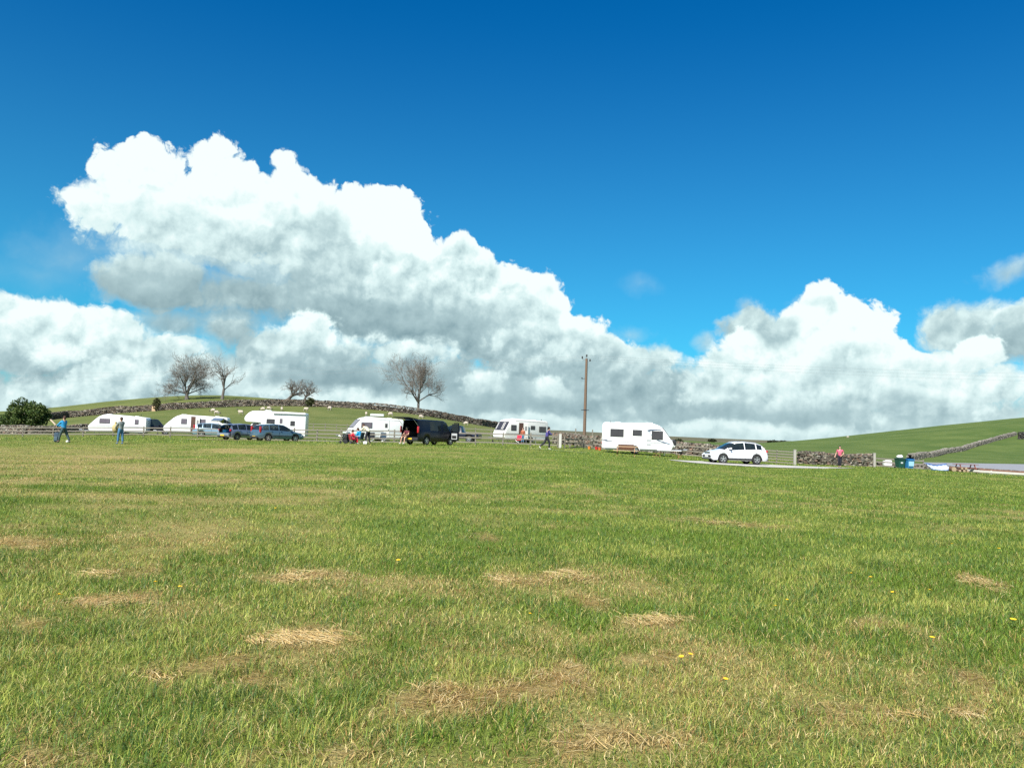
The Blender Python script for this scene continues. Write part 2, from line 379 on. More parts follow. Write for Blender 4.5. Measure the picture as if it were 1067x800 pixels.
def hay_at(x, y):
    v = np.zeros_like(x)
    sc_ = np.clip(y / 7.0, 0.8, 4.0)
    wx = x + 1.1 * sc_ * (fbm(x / (0.5 * sc_), y / (0.5 * sc_), 3, 21) - 0.5); wy = y + 1.1 * sc_ * (fbm(x / (0.5 * sc_) + 40, y / (0.5 * sc_), 3, 22) - 0.5)
    hole = np.clip((fbm(x / 0.16, y / 0.16, 2, 24) - 0.30) / 0.14, 0.45, 1)
    for (a, b, ra, rb, s) in HAYW:
        d = np.sqrt(((wx - a) / ra) ** 2 + ((wy - b) / rb) ** 2)
        v = np.maximum(v, s * np.clip((1.45 - d) / 1.1, 0, 1))
    return v * hole
def dry_at(x, y):
    big = fbm(x / 6.0 + 3, y / 9.0 + 7, 3, 31)
    mid = fbm(x / 1.5 + 13, y / 1.5 + 27, 3, 32)
    sml = fbm(x / 0.35 + 23, y / 0.35 + 17, 3, 33)
    swath = fbm(x / 18.0 + 1, y / 1.6 + 4, 2, 34)      # mown across the view
    d = 0.30 * big + 0.32 * mid + 0.20 * sml + 0.18 * swath
    sweep = -0.10 * np.exp(-((y - 13.0) / 6.0) ** 2) * np.clip((x + 3) / 5, 0, 1) + 0.05 * np.exp(-((x - 2.2) / 2.0) ** 2 - ((y - 5.0) / 1.6) ** 2)
    sweep = sweep + 0.062 * np.clip((11.0 - y) / 6.0, 0, 1) * (0.3 + 1.4 * fbm(x / 2.2 + 66, y / 1.3 + 12, 2, 36))
    leftward = np.clip((-x / np.maximum(y, 4) + 0.05) * 0.16, -0.03, 0.1) * np.clip((y - 14) / 20, 0, 1)
    return np.clip((d - 0.450 - 0.03 * np.clip((y - 12) / 14, 0, 1) + leftward + sweep) / 0.17, 0, 1)

def ground_material():
    m, gg, b, o = new_mat("pasture")
    geo = gg.node('ShaderNodeNewGeometry')
    at_ = gg.node('ShaderNodeAttribute', attribute_name='land')
    sp = gg.node('ShaderNodeSeparateColor'); gg.put(sp.inputs[0], at_.outputs['Color'])
    dry, hill, moor = sp.outputs[0], sp.outputs[1], sp.outputs[2]
    P_ = geo.outputs['Position']
    fine = gg.noise(P_, 34.0, 4.0, 0.7)
    mid_ = gg.noise(P_, 4.5, 4.0, 0.6)
    c = gg.mixc(dry, (0.135, 0.205, 0.026, 1), (0.42, 0.32, 0.13, 1))
    c = gg.mixc(gg.math('MULTIPLY', gg.remap(fine, 0.34, 0.68), 0.65), c, (0.06, 0.075, 0.018, 1))
    c = gg.mixc(gg.math('MULTIPLY', gg.remap(mid_, 0.4, 0.75), 0.25), c, (0.24, 0.24, 0.075, 1))
    hn = gg.remap(gg.noise(P_, 0.07, 8.0, 0.68), 0.34, 0.66); hf = gg.noise(P_, 0.8, 7.0, 0.75)
    sx3 = gg.node('ShaderNodeSeparateXYZ'); gg.put(sx3.inputs[0], P_)
    east = gg.remap(sx3.outputs[0], 20.0, 60.0)
    hc = gg.mixc(hn, gg.mixc(east, (0.095, 0.118, 0.032, 1), (0.068, 0.108, 0.026, 1)), gg.mixc(east, (0.150, 0.160, 0.052, 1), (0.115, 0.150, 0.042, 1)))
    hc = gg.mixc(gg.math('MULTIPLY', gg.remap(hf, 0.42, 0.70), 0.55), hc, (0.06, 0.11, 0.022, 1))
    rust = gg.noise(P_, 3.1, 5.0, 0.65)
    c = gg.mixc(gg.math('MULTIPLY', gg.remap(rust, 0.50, 0.66), gg.math('MULTIPLY', dry, 0.4)), c, (0.20, 0.115, 0.05, 1))
    c = gg.mixc(hill, c, hc)
    c = gg.mixc(moor, c, gg.mixc(gg.noise(P_, 0.012, 5.0, 0.6), (0.085, 0.075, 0.055, 1), (0.14, 0.14, 0.07, 1)))
    gg.put(b.inputs['Base Color'], c)
    b.inputs['Roughness'].default_value = 0.95
    b.inputs['Specular IOR Level'].default_value = 0.1
    bp = gg.node('ShaderNodeBump'); bp.inputs['Strength'].default_value = 0.7; bp.inputs['Distance'].default_value = 0.05
    gg.put(bp.inputs['Height'], gg.math('ADD', fine, gg.math('MULTIPLY', hf, 2.0)))
    gg.l.new(bp.outputs[0], b.inputs['Normal'])
    return m
def set_color_attr(me, name, arr):
    ca = me.color_attributes.new(name, 'FLOAT_COLOR', 'POINT')
    ca.data.foreach_set('color', np.ascontiguousarray(arr, dtype=np.float32).ravel())
def make_ground():
    # fan of rows and columns towards the view, closed by a coarse ring behind the camera
    ang = np.concatenate([np.linspace(-180, -60, 25)[:-1], np.linspace(-60, -38, 45)[:-1], np.linspace(-38, 38, 520)[:-1], np.linspace(38, 60, 45)[:-1], np.linspace(60, 180, 25)[:-1]])
    rad = np.concatenate([[0.6], np.geomspace(1.2, 20, 60), np.geomspace(20.6, 130, 130), np.geomspace(131.5, 460, 110), np.geomspace(470, 6000, 40)])
    A, Rr = np.meshgrid(np.radians(ang), rad)
    X = Rr * np.sin(A); Y = Rr * np.cos(A)
    Z = ground_z(X.ravel(), Y.ravel()).reshape(X.shape)
    na, nr = len(ang), len(rad)
    V = np.stack([X.ravel(), Y.ravel(), Z.ravel()], 1)
    V = np.vstack([V, [[0, 0, 0]]])
    idx = np.arange(na * nr).reshape(nr, na)
    a = idx[:-1]; b = np.roll(idx, -1, axis=1)[:-1]; c = np.roll(idx, -1, axis=1)[1:]; d = idx[1:]
    quads = np.stack([a.ravel(), d.ravel(), c.ravel(), b.ravel()], 1)
    me = bpy.data.meshes.new("ground")
    faces = quads.tolist() + [[na * nr, int(idx[0, k]), int(idx[0, (k + 1) % na])] for k in range(na)]
    me.from_pydata(V.tolist(), [], faces)
    me.polygons.foreach_set('use_smooth', [True] * len(me.polygons))
    x, y = V[:, 0], V[:, 1]
    dry = np.clip(dry_at(x, y) * 0.75 * np.clip(1.5 - y / 60, 0.3, 1) + hay_at(x, y), 0, 1)
    hill = np.clip((y - 88) / 14.0, 0, 1)
    moor = np.clip((y - 700) / 150.0, 0, 1)
    set_color_attr(me, 'land', np.stack([dry, hill, moor, np.ones_like(x)], 1))
    me.materials.append(ground_material())
    o = bpy.data.objects.new("ground", me); COL.objects.link(o)
    tag(o, kind='structure')
make_ground()

# ------------------------------------------------------------------ grass
def grass_material(name="grass_blades", trans=0.3):
    m, gg, b, o = new_mat(name)
    at_ = gg.node('ShaderNodeAttribute', attribute_name='tint')
    gg.put(b.inputs['Base Color'], at_.outputs['Color'])
    b.inputs['Roughness'].default_value = 0.5
    b.inputs['Specular IOR Level'].default_value = 0.3
    tr = gg.node('ShaderNodeBsdfTranslucent'); gg.put(tr.inputs[0], at_.outputs['Color'])
    mx = gg.node('ShaderNodeMixShader'); mx.inputs[0].default_value = trans
    gg.l.new(b.outputs[0], mx.inputs[1]); gg.l.new(tr.outputs[0], mx.inputs[2]); gg.l.new(mx.outputs[0], o.inputs[0])
    return m
GRASS = grass_material()
def blades(name, x, y, z, h, w, lean, tint, rng, fine=True):
    """curved tapering blades as one mesh"""
    n = len(x)
    th = rng.uniform(0, 2 * np.pi, n)                     # facing of the flat side
    la = th + np.pi / 2 + rng.normal(0, 0.5, n)           # direction it leans towards
    dx, dy = np.cos(la), np.sin(la)
    sx_, sy_ = np.cos(th), np.sin(th)
    lv = [(0.0, 1.0), (0.45, 0.85), (0.8, 0.5), (1.0, 0.0)] if fine else [(0.0, 1.0), (1.0, 0.0)]
    P_ = []
    for k, (t, ww) in enumerate(lv):
        horiz = h * lean * t ** 1.6
        vert = h * t * np.sqrt(np.clip(1 - (lean * 0.75 * t) ** 2, 0.02, 1))
        cxp, cyp, czp = x + dx * horiz, y + dy * horiz, z + vert - 0.004
        if ww > 0:
            P_ += [np.stack([cxp - sx_ * w * ww / 2, cyp - sy_ * w * ww / 2, czp], 1), np.stack([cxp + sx_ * w * ww / 2, cyp + sy_ * w * ww / 2, czp], 1)]
        else:
            P_ += [np.stack([cxp, cyp, czp], 1)]
    nv = len(P_)
    V = np.stack(P_, 1).reshape(-1, 3)
    base = (np.arange(n) * nv)[:, None]
    if fine:
        quads = np.concatenate([base + np.array([[0, 1, 3, 2]]), base + np.array([[2, 3, 5, 4]])], 0)
        tris = base + np.array([[4, 5, 6]])
    else:
        quads = np.zeros((0, 4), int); tris = base + np.array([[0, 1, 2]])
    me = bpy.data.meshes.new(name)
    nl = len(quads) * 4 + len(tris) * 3
    me.vertices.add(len(V)); me.vertices.foreach_set('co', V.astype(np.float32).ravel())
    me.loops.add(nl); me.loops.foreach_set('vertex_index', np.concatenate([quads.ravel(), tris.ravel()]).astype(np.int32))
    me.polygons.add(len(quads) + len(tris))
    st = np.concatenate([np.arange(len(quads)) * 4, len(quads) * 4 + np.arange(len(tris)) * 3]).astype(np.int32)
    me.polygons.foreach_set('loop_start', st)
    me.update(calc_edges=True)
    tone_ = np.array([0.62, 0.62, 0.9, 0.9, 1.0, 1.0, 1.08][:nv]) if fine else np.array([0.85, 0.85, 1.0])
    c = np.ones((n, nv, 4)); c[:, :, :3] = tint[:, None, :] * (tone_[None, :, None] * 0 + 1.0)
    set_color_attr(me, 'tint', c.reshape(-1, 4))
    me.materials.append(GRASS)
    return me
def join_blades(name, meshes, label, cat='grass'):
    bmj = bmesh.new()
    for me in meshes: bmj.from_mesh(me)
    me = bpy.data.meshes.new(name); bmj.to_mesh(me); bmj.free()
    me.materials.append(GRASS)
    for q in meshes: bpy.data.meshes.remove(q)
    o = bpy.data.objects.new(name, me); COL.objects.link(o)
    return tag(o, label, cat, kind='stuff')
rng = np.random.default_rng(11)
def tints(x, y, dryv, rng, blue=0.25):
    n = len(x)
    greens = np.array([[0.150, 0.245, 0.025], [0.068, 0.135, 0.018], [0.260, 0.330, 0.045], [0.088, 0.185, 0.045], [0.40, 0.42, 0.090]])
    straws = np.array([[0.62, 0.47, 0.18], [0.46, 0.31, 0.11], [0.72, 0.59, 0.28], [0.34, 0.18, 0.06], [0.52, 0.45, 0.14]])
    lush = fbm(x / 1.1 + 5, y / 1.1 + 8, 3, 41)
    pick = np.clip((rng.random(n) * 0.75 + (lush - 0.5) * -1.5 + 0.17) * 5, 0, 4.99).astype(int)
    gc = greens[pick]
    sc = straws[rng.integers(0, 5, n)]
    isdry = rng.random(n) < (0.10 + 0.10 * np.clip((14 - y) / 7, 0, 1) + 0.66 * dryv) * np.clip(1.2 - y / 50, 0.35, 1)
    c = np.where(isdry[:, None], sc, gc) * rng.uniform(0.55, 1.35, n)[:, None]
    return c, isdry
RINGS = [(3.2, 7.0, 4600, 0.0036, True), (7.0, 12.0, 2200, 0.0048, True), (12.0, 20.0, 900, 0.0085, False), (20.0, 36.0, 300, 0.013, False), (36.0, 60.0, 95, 0.019, False), (60.0, 100.0, 26, 0.028, False)]
parts = []
for (r0, r1, dens, wid, fine) in RINGS:
    n = int(dens * (0.68 * (r1 ** 2 - r0 ** 2) + 2.6 * (r1 - r0)))
    yy_ = np.linspace(r0, r1, 200); cdf = np.cumsum(0.68 * yy_ + 1.3); cdf = (cdf - cdf[0]) / (cdf[-1] - cdf[0])
    y = np.interp(rng.random(n), cdf, yy_); x = (0.68 * y + 1.3) * rng.uniform(-1, 1, n)
    # tufts: pull most blades towards tuft centres
    cell = 0.055 if r1 < 13 else 0.12 if r1 < 40 else 0.25
    jx, jy = _hash(np.floor(x / cell), np.floor(y / cell), 77), _hash(np.floor(x / cell), np.floor(y / cell), 78)
    pull = rng.uniform(0, 0.75, n)
    x = x * (1 - pull) + (np.floor(x / cell) + jx) * cell * pull; y = y * (1 - pull) + (np.floor(y / cell) + jy) * cell * pull
    dv = dry_at(x, y); hv = hay_at(x, y)
    keep = (rng.random(n) > hv * 0.9) & ~((x > 11.6) & (x < 26.5) & (y > 57.0 + 2.2 * fbm(x / 1.3, y / 1.3, 3, 71) - 0.6 + np.clip(x - 17, 0, 9) * 0.55) & (y < 64.5))
    x, y, dv, hv = x[keep], y[keep], dv[keep], hv[keep]
    n = len(x)
    z = ground_z(x, y)
    col, isdry = tints(x, y, np.clip(dv + hv * 0.6, 0, 1), rng)
    clump = fbm(x / 0.3 + 70, y / 0.3 + 31, 2, 51)
    h = rng.uniform(0.030, 0.085, n) * (0.55 + 1.1 * clump) * np.where(isdry, 0.8, 1.0) * (1.1 - 0.5 * dv)
    if not fine: h = h * (1.0 if r1 < 37 else 0.9)
    if r0 >= 60: h = h * 1.9
    lean = np.clip(rng.uniform(0.2, 1.15, n) + np.where(isdry, 0.35, 0.0), 0, 1.25)
    parts.append(blades("b", x, y, z, h, wid * rng.uniform(0.6, 1.3, n), lean, col, rng, fine))
# flattened hay: long pale stems lying in heaps, combed roughly one way in each heap
for (a, b_, ra, rb, s_) in HAYW:
    if b_ > 24: continue
    n = int(min(9000, ra * rb * 3.14 * (3600 if b_ < 9 else 1700 if b_ < 14 else 700)))
    rr = np.sqrt(rng.random(n)) * 1.5; tt_ = rng.uniform(0, 6.283, n)
    x = a + ra * rr * np.cos(tt_) + rng.normal(0, .04, n); y = b_ + rb * rr * np.sin(tt_) + rng.normal(0, .04, n)
    k = hay_at(x, y) > rng.random(n) * 0.8
    x, y = x[k], y[k]; n = len(x)
    z = ground_z(x, y) + rng.uniform(0.0, 0.018, n)
    Lh = rng.uniform(0.07, 0.2, n)
    dirn = fbm(x / 0.5 + a, y / 0.5, 2, 61) * 7.0 + rng.normal(0, 0.45, n)
    wv_ = (0.0028 if b_ < 9 else 0.005 if b_ < 14 else 0.009) * rng.uniform(0.7, 1.4, n)
    col = np.array([[0.76, 0.56, 0.25], [0.62, 0.44, 0.17], [0.82, 0.67, 0.36], [0.46, 0.30, 0.11]])[rng.integers(0, 4, n)] * rng.uniform(0.75, 1.15, n)[:, None]
    P_ = []
    for t, bow in ((-0.5, 0), (0.0, 1), (0.5, 0)):
        cxp = x + np.cos(dirn) * Lh * t - np.sin(dirn) * bow * Lh * rng.normal(0, 0.07, n); cyp = y + np.sin(dirn) * Lh * t
        czp = z + 0.012 + bow * rng.uniform(0.0, 0.012, n)
        ox, oy = -np.sin(dirn) * wv_ / 2, np.cos(dirn) * wv_ / 2
        P_ += [np.stack([cxp - ox, cyp - oy, czp], 1), np.stack([cxp + ox, cyp + oy, czp + rng.uniform(0, 0.002, n)], 1)]
    V = np.stack(P_, 1).reshape(-1, 3); base = (np.arange(n) * 6)[:, None]
    q = np.concatenate([base + np.array([[0, 2, 3, 1]]), base + np.array([[2, 4, 5, 3]])], 0)
    me = bpy.data.meshes.new("h"); me.from_pydata(V.tolist(), [], q.tolist())
    c = np.ones((n, 6, 4)); c[:, :, :3] = col[:, None, :]
    set_color_attr(me, 'tint', c.reshape(-1, 4))
    parts.append(me)
join_blades("grass", parts, "short rough pasture grass mixed with dry straw filling the whole foreground field")
# ------------------------------------------------------------------ building tools
class MB:
    """collects shapes and links them as one mesh"""
    def __init__(self): self.v = []; self.f = []; self.mi = []; self.m = 0
    def add(self, vs, fs):
        k = len(self.v); self.v += [Vector(p) for p in vs]
        self.f += [tuple(i + k for i in f) for f in fs]; self.mi += [self.m] * len(fs)
        return self
    def box(self, c, s, rot=None, taper=1.0):
        hx, hy, hz = s[0] / 2, s[1] / 2, s[2] / 2
        vs = [Vector((x * (taper if z > 0 else 1), y * (taper if z > 0 else 1), z)) for z in (-hz, hz) for (x, y) in ((-hx, -hy), (hx, -hy), (hx, hy), (-hx, hy))]
        if rot is not None:
            Rm = Euler(rot).to_matrix(); vs = [Rm @ v for v in vs]
        c = Vector(c)
        return self.add([v + c for v in vs], [(3, 2, 1, 0), (4, 5, 6, 7), (0, 1, 5, 4), (1, 2, 6, 5), (2, 3, 7, 6), (3, 0, 4, 7)])
    def rbox(self, c, s, r=0.02, rot=None):
        """box with bevelled edges"""
        b = bmesh.new(); bmesh.ops.create_cube(b, size=1.0)
        for v in b.verts: v.co = Vector((v.co.x * s[0], v.co.y * s[1], v.co.z * s[2]))
        bmesh.ops.bevel(b, geom=list(b.edges), offset=min(r, min(s) * 0.45), segments=2, affect='EDGES', profile=0.6)
        Rm = Euler(rot).to_matrix() if rot is not None else Matrix.Identity(3)
        vs = [Rm @ v.co + Vector(c) for v in b.verts]; b.verts.index_update()
        fs = [[v.index for v in f.verts] for f in b.faces]; b.free()
        return self.add(vs, fs)
    def tube(self, pts, rad, n=8, cap=True):
        pts = [Vector(p) for p in pts]
        if not isinstance(rad, (list, tuple)): rad = [rad] * len(pts)
        vs = []; up = Vector((0, 0, 1)); prev = None
        for i, p in enumerate(pts):
            t = (pts[min(i + 1, len(pts) - 1)] - pts[max(i - 1, 0)]).normalized()
            a = t.cross(up)
            if a.length < 0.15: a = t.cross(Vector((1, 0, 0)))
            a.normalize(); b = t.cross(a)
            if prev is not None and a.dot(prev) < 0: a, b = -a, -b
            prev = a
            vs += [p + (a * math.cos(6.28319 * k / n) + b * math.sin(6.28319 * k / n)) * rad[i] for k in range(n)]
        fs = [(i * n + k, i * n + (k + 1) % n, (i + 1) * n + (k + 1) % n, (i + 1) * n + k) for i in range(len(pts) - 1) for k in range(n)]
        if cap: fs += [tuple(reversed(range(n))), tuple(range((len(pts) - 1) * n, len(pts) * n))]
        return self.add(vs, fs)
    def disc(self, c, axis, r, th, n=20, r2=None):
        """a short cylinder, or a ring when r2 is the inner radius"""
        c = Vector(c); ax = Vector(axis).normalized()
        a = ax.cross(Vector((0, 0, 1)) if abs(ax.z) < 0.9 else Vector((1, 0, 0))).normalized(); b = ax.cross(a)
        if r2 is None: return self.tube([c - ax * th / 2, c + ax * th / 2], r, n)
        vs = []
        for (rr, o) in ((r, -1), (r, 1), (r2, 1), (r2, -1)):
            vs += [c + ax * th / 2 * o + (a * math.cos(6.28319 * k / n) + b * math.sin(6.28319 * k / n)) * rr for k in range(n)]
        fs = [(j * n + k, j * n + (k + 1) % n, ((j + 1) % 4) * n + (k + 1) % n, ((j + 1) % 4) * n + k) for j in range(4) for k in range(n)]
        return self.add(vs, fs)
    def prism(self, poly, y0, y1):
        """polygon in x,z pushed from y0 to y1"""
        n = len(poly)
        vs = [(x, y0, z) for x, z in poly] + [(x, y1, z) for x, z in poly]
        return self.add(vs, [tuple(range(n)), tuple(reversed(range(n, 2 * n)))] + [(k, k + n, (k + 1) % n + n, (k + 1) % n) for k in range(n)])
    def ball(self, c, r, n=10, m=7):
        c = Vector(c); r = r if isinstance(r, (tuple, list)) else (r, r, r)
        vs = [c + Vector((0, 0, r[2]))]
        for i in range(1, m):
            ph = math.pi * i / m
            vs += [c + Vector((r[0] * math.sin(ph) * math.cos(6.28319 * k / n), r[1] * math.sin(ph) * math.sin(6.28319 * k / n), r[2] * math.cos(ph))) for k in range(n)]
        vs.append(c - Vector((0, 0, r[2])))
        fs = [(0, 1 + k, 1 + (k + 1) % n) for k in range(n)]
        for i in range(m - 2):
            fs += [(1 + i * n + k, 1 + (i + 1) * n + k, 1 + (i + 1) * n + (k + 1) % n, 1 + i * n + (k + 1) % n) for k in range(n)]
        L = len(vs) - 1; o = 1 + (m - 2) * n
        fs += [(o + k, L, o + (k + 1) % n) for k in range(n)]
        return self.add(vs, fs)
    def build(self, name, mat, parent=None, smooth=False, label=None):
        o = mesh_obj(name, self.v, self.f, mat, parent, False)
        if isinstance(mat, (list, tuple)): o.data.polygons.foreach_set('material_index', self.mi)
        b = bmesh.new(); b.from_mesh(o.data); bmesh.ops.recalc_face_normals(b, faces=b.faces); b.to_mesh(o.data); b.free()
        if smooth:
            o.data.polygons.foreach_set('use_smooth', [True] * len(o.data.polygons))
            try: o.data.set_sharp_from_angle(angle=R(38))
            except Exception: pass
        if label: o['label'] = label
        return o
def thing(name, label, cat, loc=(0, 0, 0), rz=0.0, group=None, s=1.0):
    o = bpy.data.objects.new(name, None); COL.objects.link(o)
    o.empty_display_size = 0.2
    o.location = loc; o.rotation_euler = (0, 0, rz); o.scale = (s, s, s)
    return tag(o, label, cat, group)
def copy_thing(o, loc, rz, label, parent=None, s=None):
    c = o.copy(); COL.objects.link(c); c.parent = parent
    if parent is None:
        c.location = loc; c.rotation_euler = (0, 0, rz); c['label'] = label
        if s: c.scale = s
    for ch in [q for q in o.children]: copy_thing(ch, None, None, None, c)
    return c
def slope_rot(x, y, rz, base):
    """how a vehicle of a given length stands on the slope"""
    return (0, 0, rz)

# ------------------------------------------------------------------ paints and the like
WHITE = simple("white_shell", (0.80, 0.80, 0.78), 0.32, var=0.03, coat=0.3, grime=0.10)
CREAM = simple("cream_shell", (0.74, 0.73, 0.68), 0.35, var=0.04, coat=0.2, grime=0.18)
STRIPE = simple("grey_stripe", (0.23, 0.25, 0.28), 0.4, var=0.05)
NAVYTRIM = simple("navy_decal", (0.035, 0.06, 0.13), 0.35, var=0.05)
RUBBER = simple("black_rubber", (0.018, 0.018, 0.018), 0.8, var=0.2)
BLACKP = simple("black_plastic", (0.022, 0.022, 0.024), 0.5, var=0.2)
STEEL = simple("galvanised_steel", (0.45, 0.46, 0.47), 0.4, metal=0.8, var=0.15)
ALLOY = simple("alloy_rim", (0.62, 0.63, 0.65), 0.25, metal=0.7, var=0.08)
WOODG = simple("weathered_wood", (0.20, 0.18, 0.145), 0.85, var=0.3, scale=9, bump=0.3)
WOODP = simple("pole_wood", (0.16, 0.105, 0.07), 0.85, var=0.3, scale=9, bump=0.3)
WOODB = simple("brown_table_wood", (0.30, 0.15, 0.07), 0.75, var=0.25, scale=9)
WOODL = simple("pale_table_wood", (0.55, 0.40, 0.24), 0.7, var=0.15, scale=9)
DARKIN = simple("dark_lining", (0.012, 0.012, 0.014), 0.8, var=0.2)
BLIND = simple("pale_blind", (0.55, 0.53, 0.50), 0.8, var=0.1)
LAMPR = simple("red_lamp", (0.45, 0.012, 0.02), 0.2, var=0.1, coat=0.6)
LAMPW = simple("clear_lamp", (0.70, 0.72, 0.74), 0.12, var=0.05, coat=0.6)
LAMPO = simple("amber_lamp", (0.7, 0.2, 0.02), 0.2, var=0.1)
PLATEY = simple("yellow_plate", (0.72, 0.48, 0.03), 0.4, var=0.03)
PLATEW = simple("white_plate", (0.75, 0.75, 0.72), 0.4, var=0.03)
def glass_mat(name="tinted_glass", col=(0.02, 0.028, 0.032), see=0.35):
    m, gg, b, o = new_mat(name)
    b.inputs['Base Color'].default_value = col + (1,)
    b.inputs['Roughness'].default_value = 0.06
    b.inputs['Specular IOR Level'].default_value = 0.7
    tr = gg.node('ShaderNodeBsdfTransparent'); tr.inputs[0].default_value = (0.55, 0.62, 0.6, 1)
    lw = gg.node('ShaderNodeLayerWeight'); lw.inputs[0].default_value = 0.3
    mx = gg.node('ShaderNodeMixShader')
    gg.put(mx.inputs[0], gg.math('MULTIPLY', gg.math('SUBTRACT', 1.0, lw.outputs['Fresnel']), see))
    gg.l.new(b.outputs[0], mx.inputs[1]); gg.l.new(tr.outputs[0], mx.inputs[2]); gg.l.new(mx.outputs[0], o.inputs[0])
    return m
GLASS = glass_mat()
GLASSC = glass_mat("clear_glass", (0.05, 0.065, 0.07), 0.6)

# ------------------------------------------------------------------ wheels
def wheel(parent, x, y, r, w=0.2, spokes=5, rim=ALLOY, side=1):
    t = MB()
    prof = [(-w/2, r*0.62), (-w/2, r*0.93), (-w*0.36, r), (w*0.36, r), (w/2, r*0.93), (w/2, r*0.62)]
    n = 26; vs = []
    for (o, rr) in prof: vs += [(x + rr * math.cos(6.28319*k/n), y + o, r + rr * math.sin(6.28319*k/n)) for k in range(n)]
    t.add(vs, [(j*n+k, j*n+(k+1) % n, (j+1)*n+(k+1) % n, (j+1)*n+k) for j in range(5) for k in range(n)])
    wh = t.build('wheel', RUBBER, parent, smooth=True)
    q = MB(); yo = y + side * w * 0.38
    q.disc((x, yo, r), (0, 1, 0), r*0.66, 0.03, 26, r*0.56)
    q.disc((x, y, r), (0, 1, 0), r*0.57, w*0.5, 20)
    for k in range(spokes):
        a = 6.28319 * k / spokes + 0.3
        q.box((x + math.cos(a)*r*0.32, yo, r + math.sin(a)*r*0.32), (r*0.5, 0.03, r*0.15), rot=(0, -a, 0))
    q.disc((x, yo, r), (0, 1, 0), r*0.14, 0.05, 12)
    qq = q.build('rim', rim, wh)
    d = MB(); d.disc((x, y + side*w*0.27, r), (0, 1, 0), r*0.56, 0.01, 20); d.build('rim_well', BLACKP, wh)
    return wh

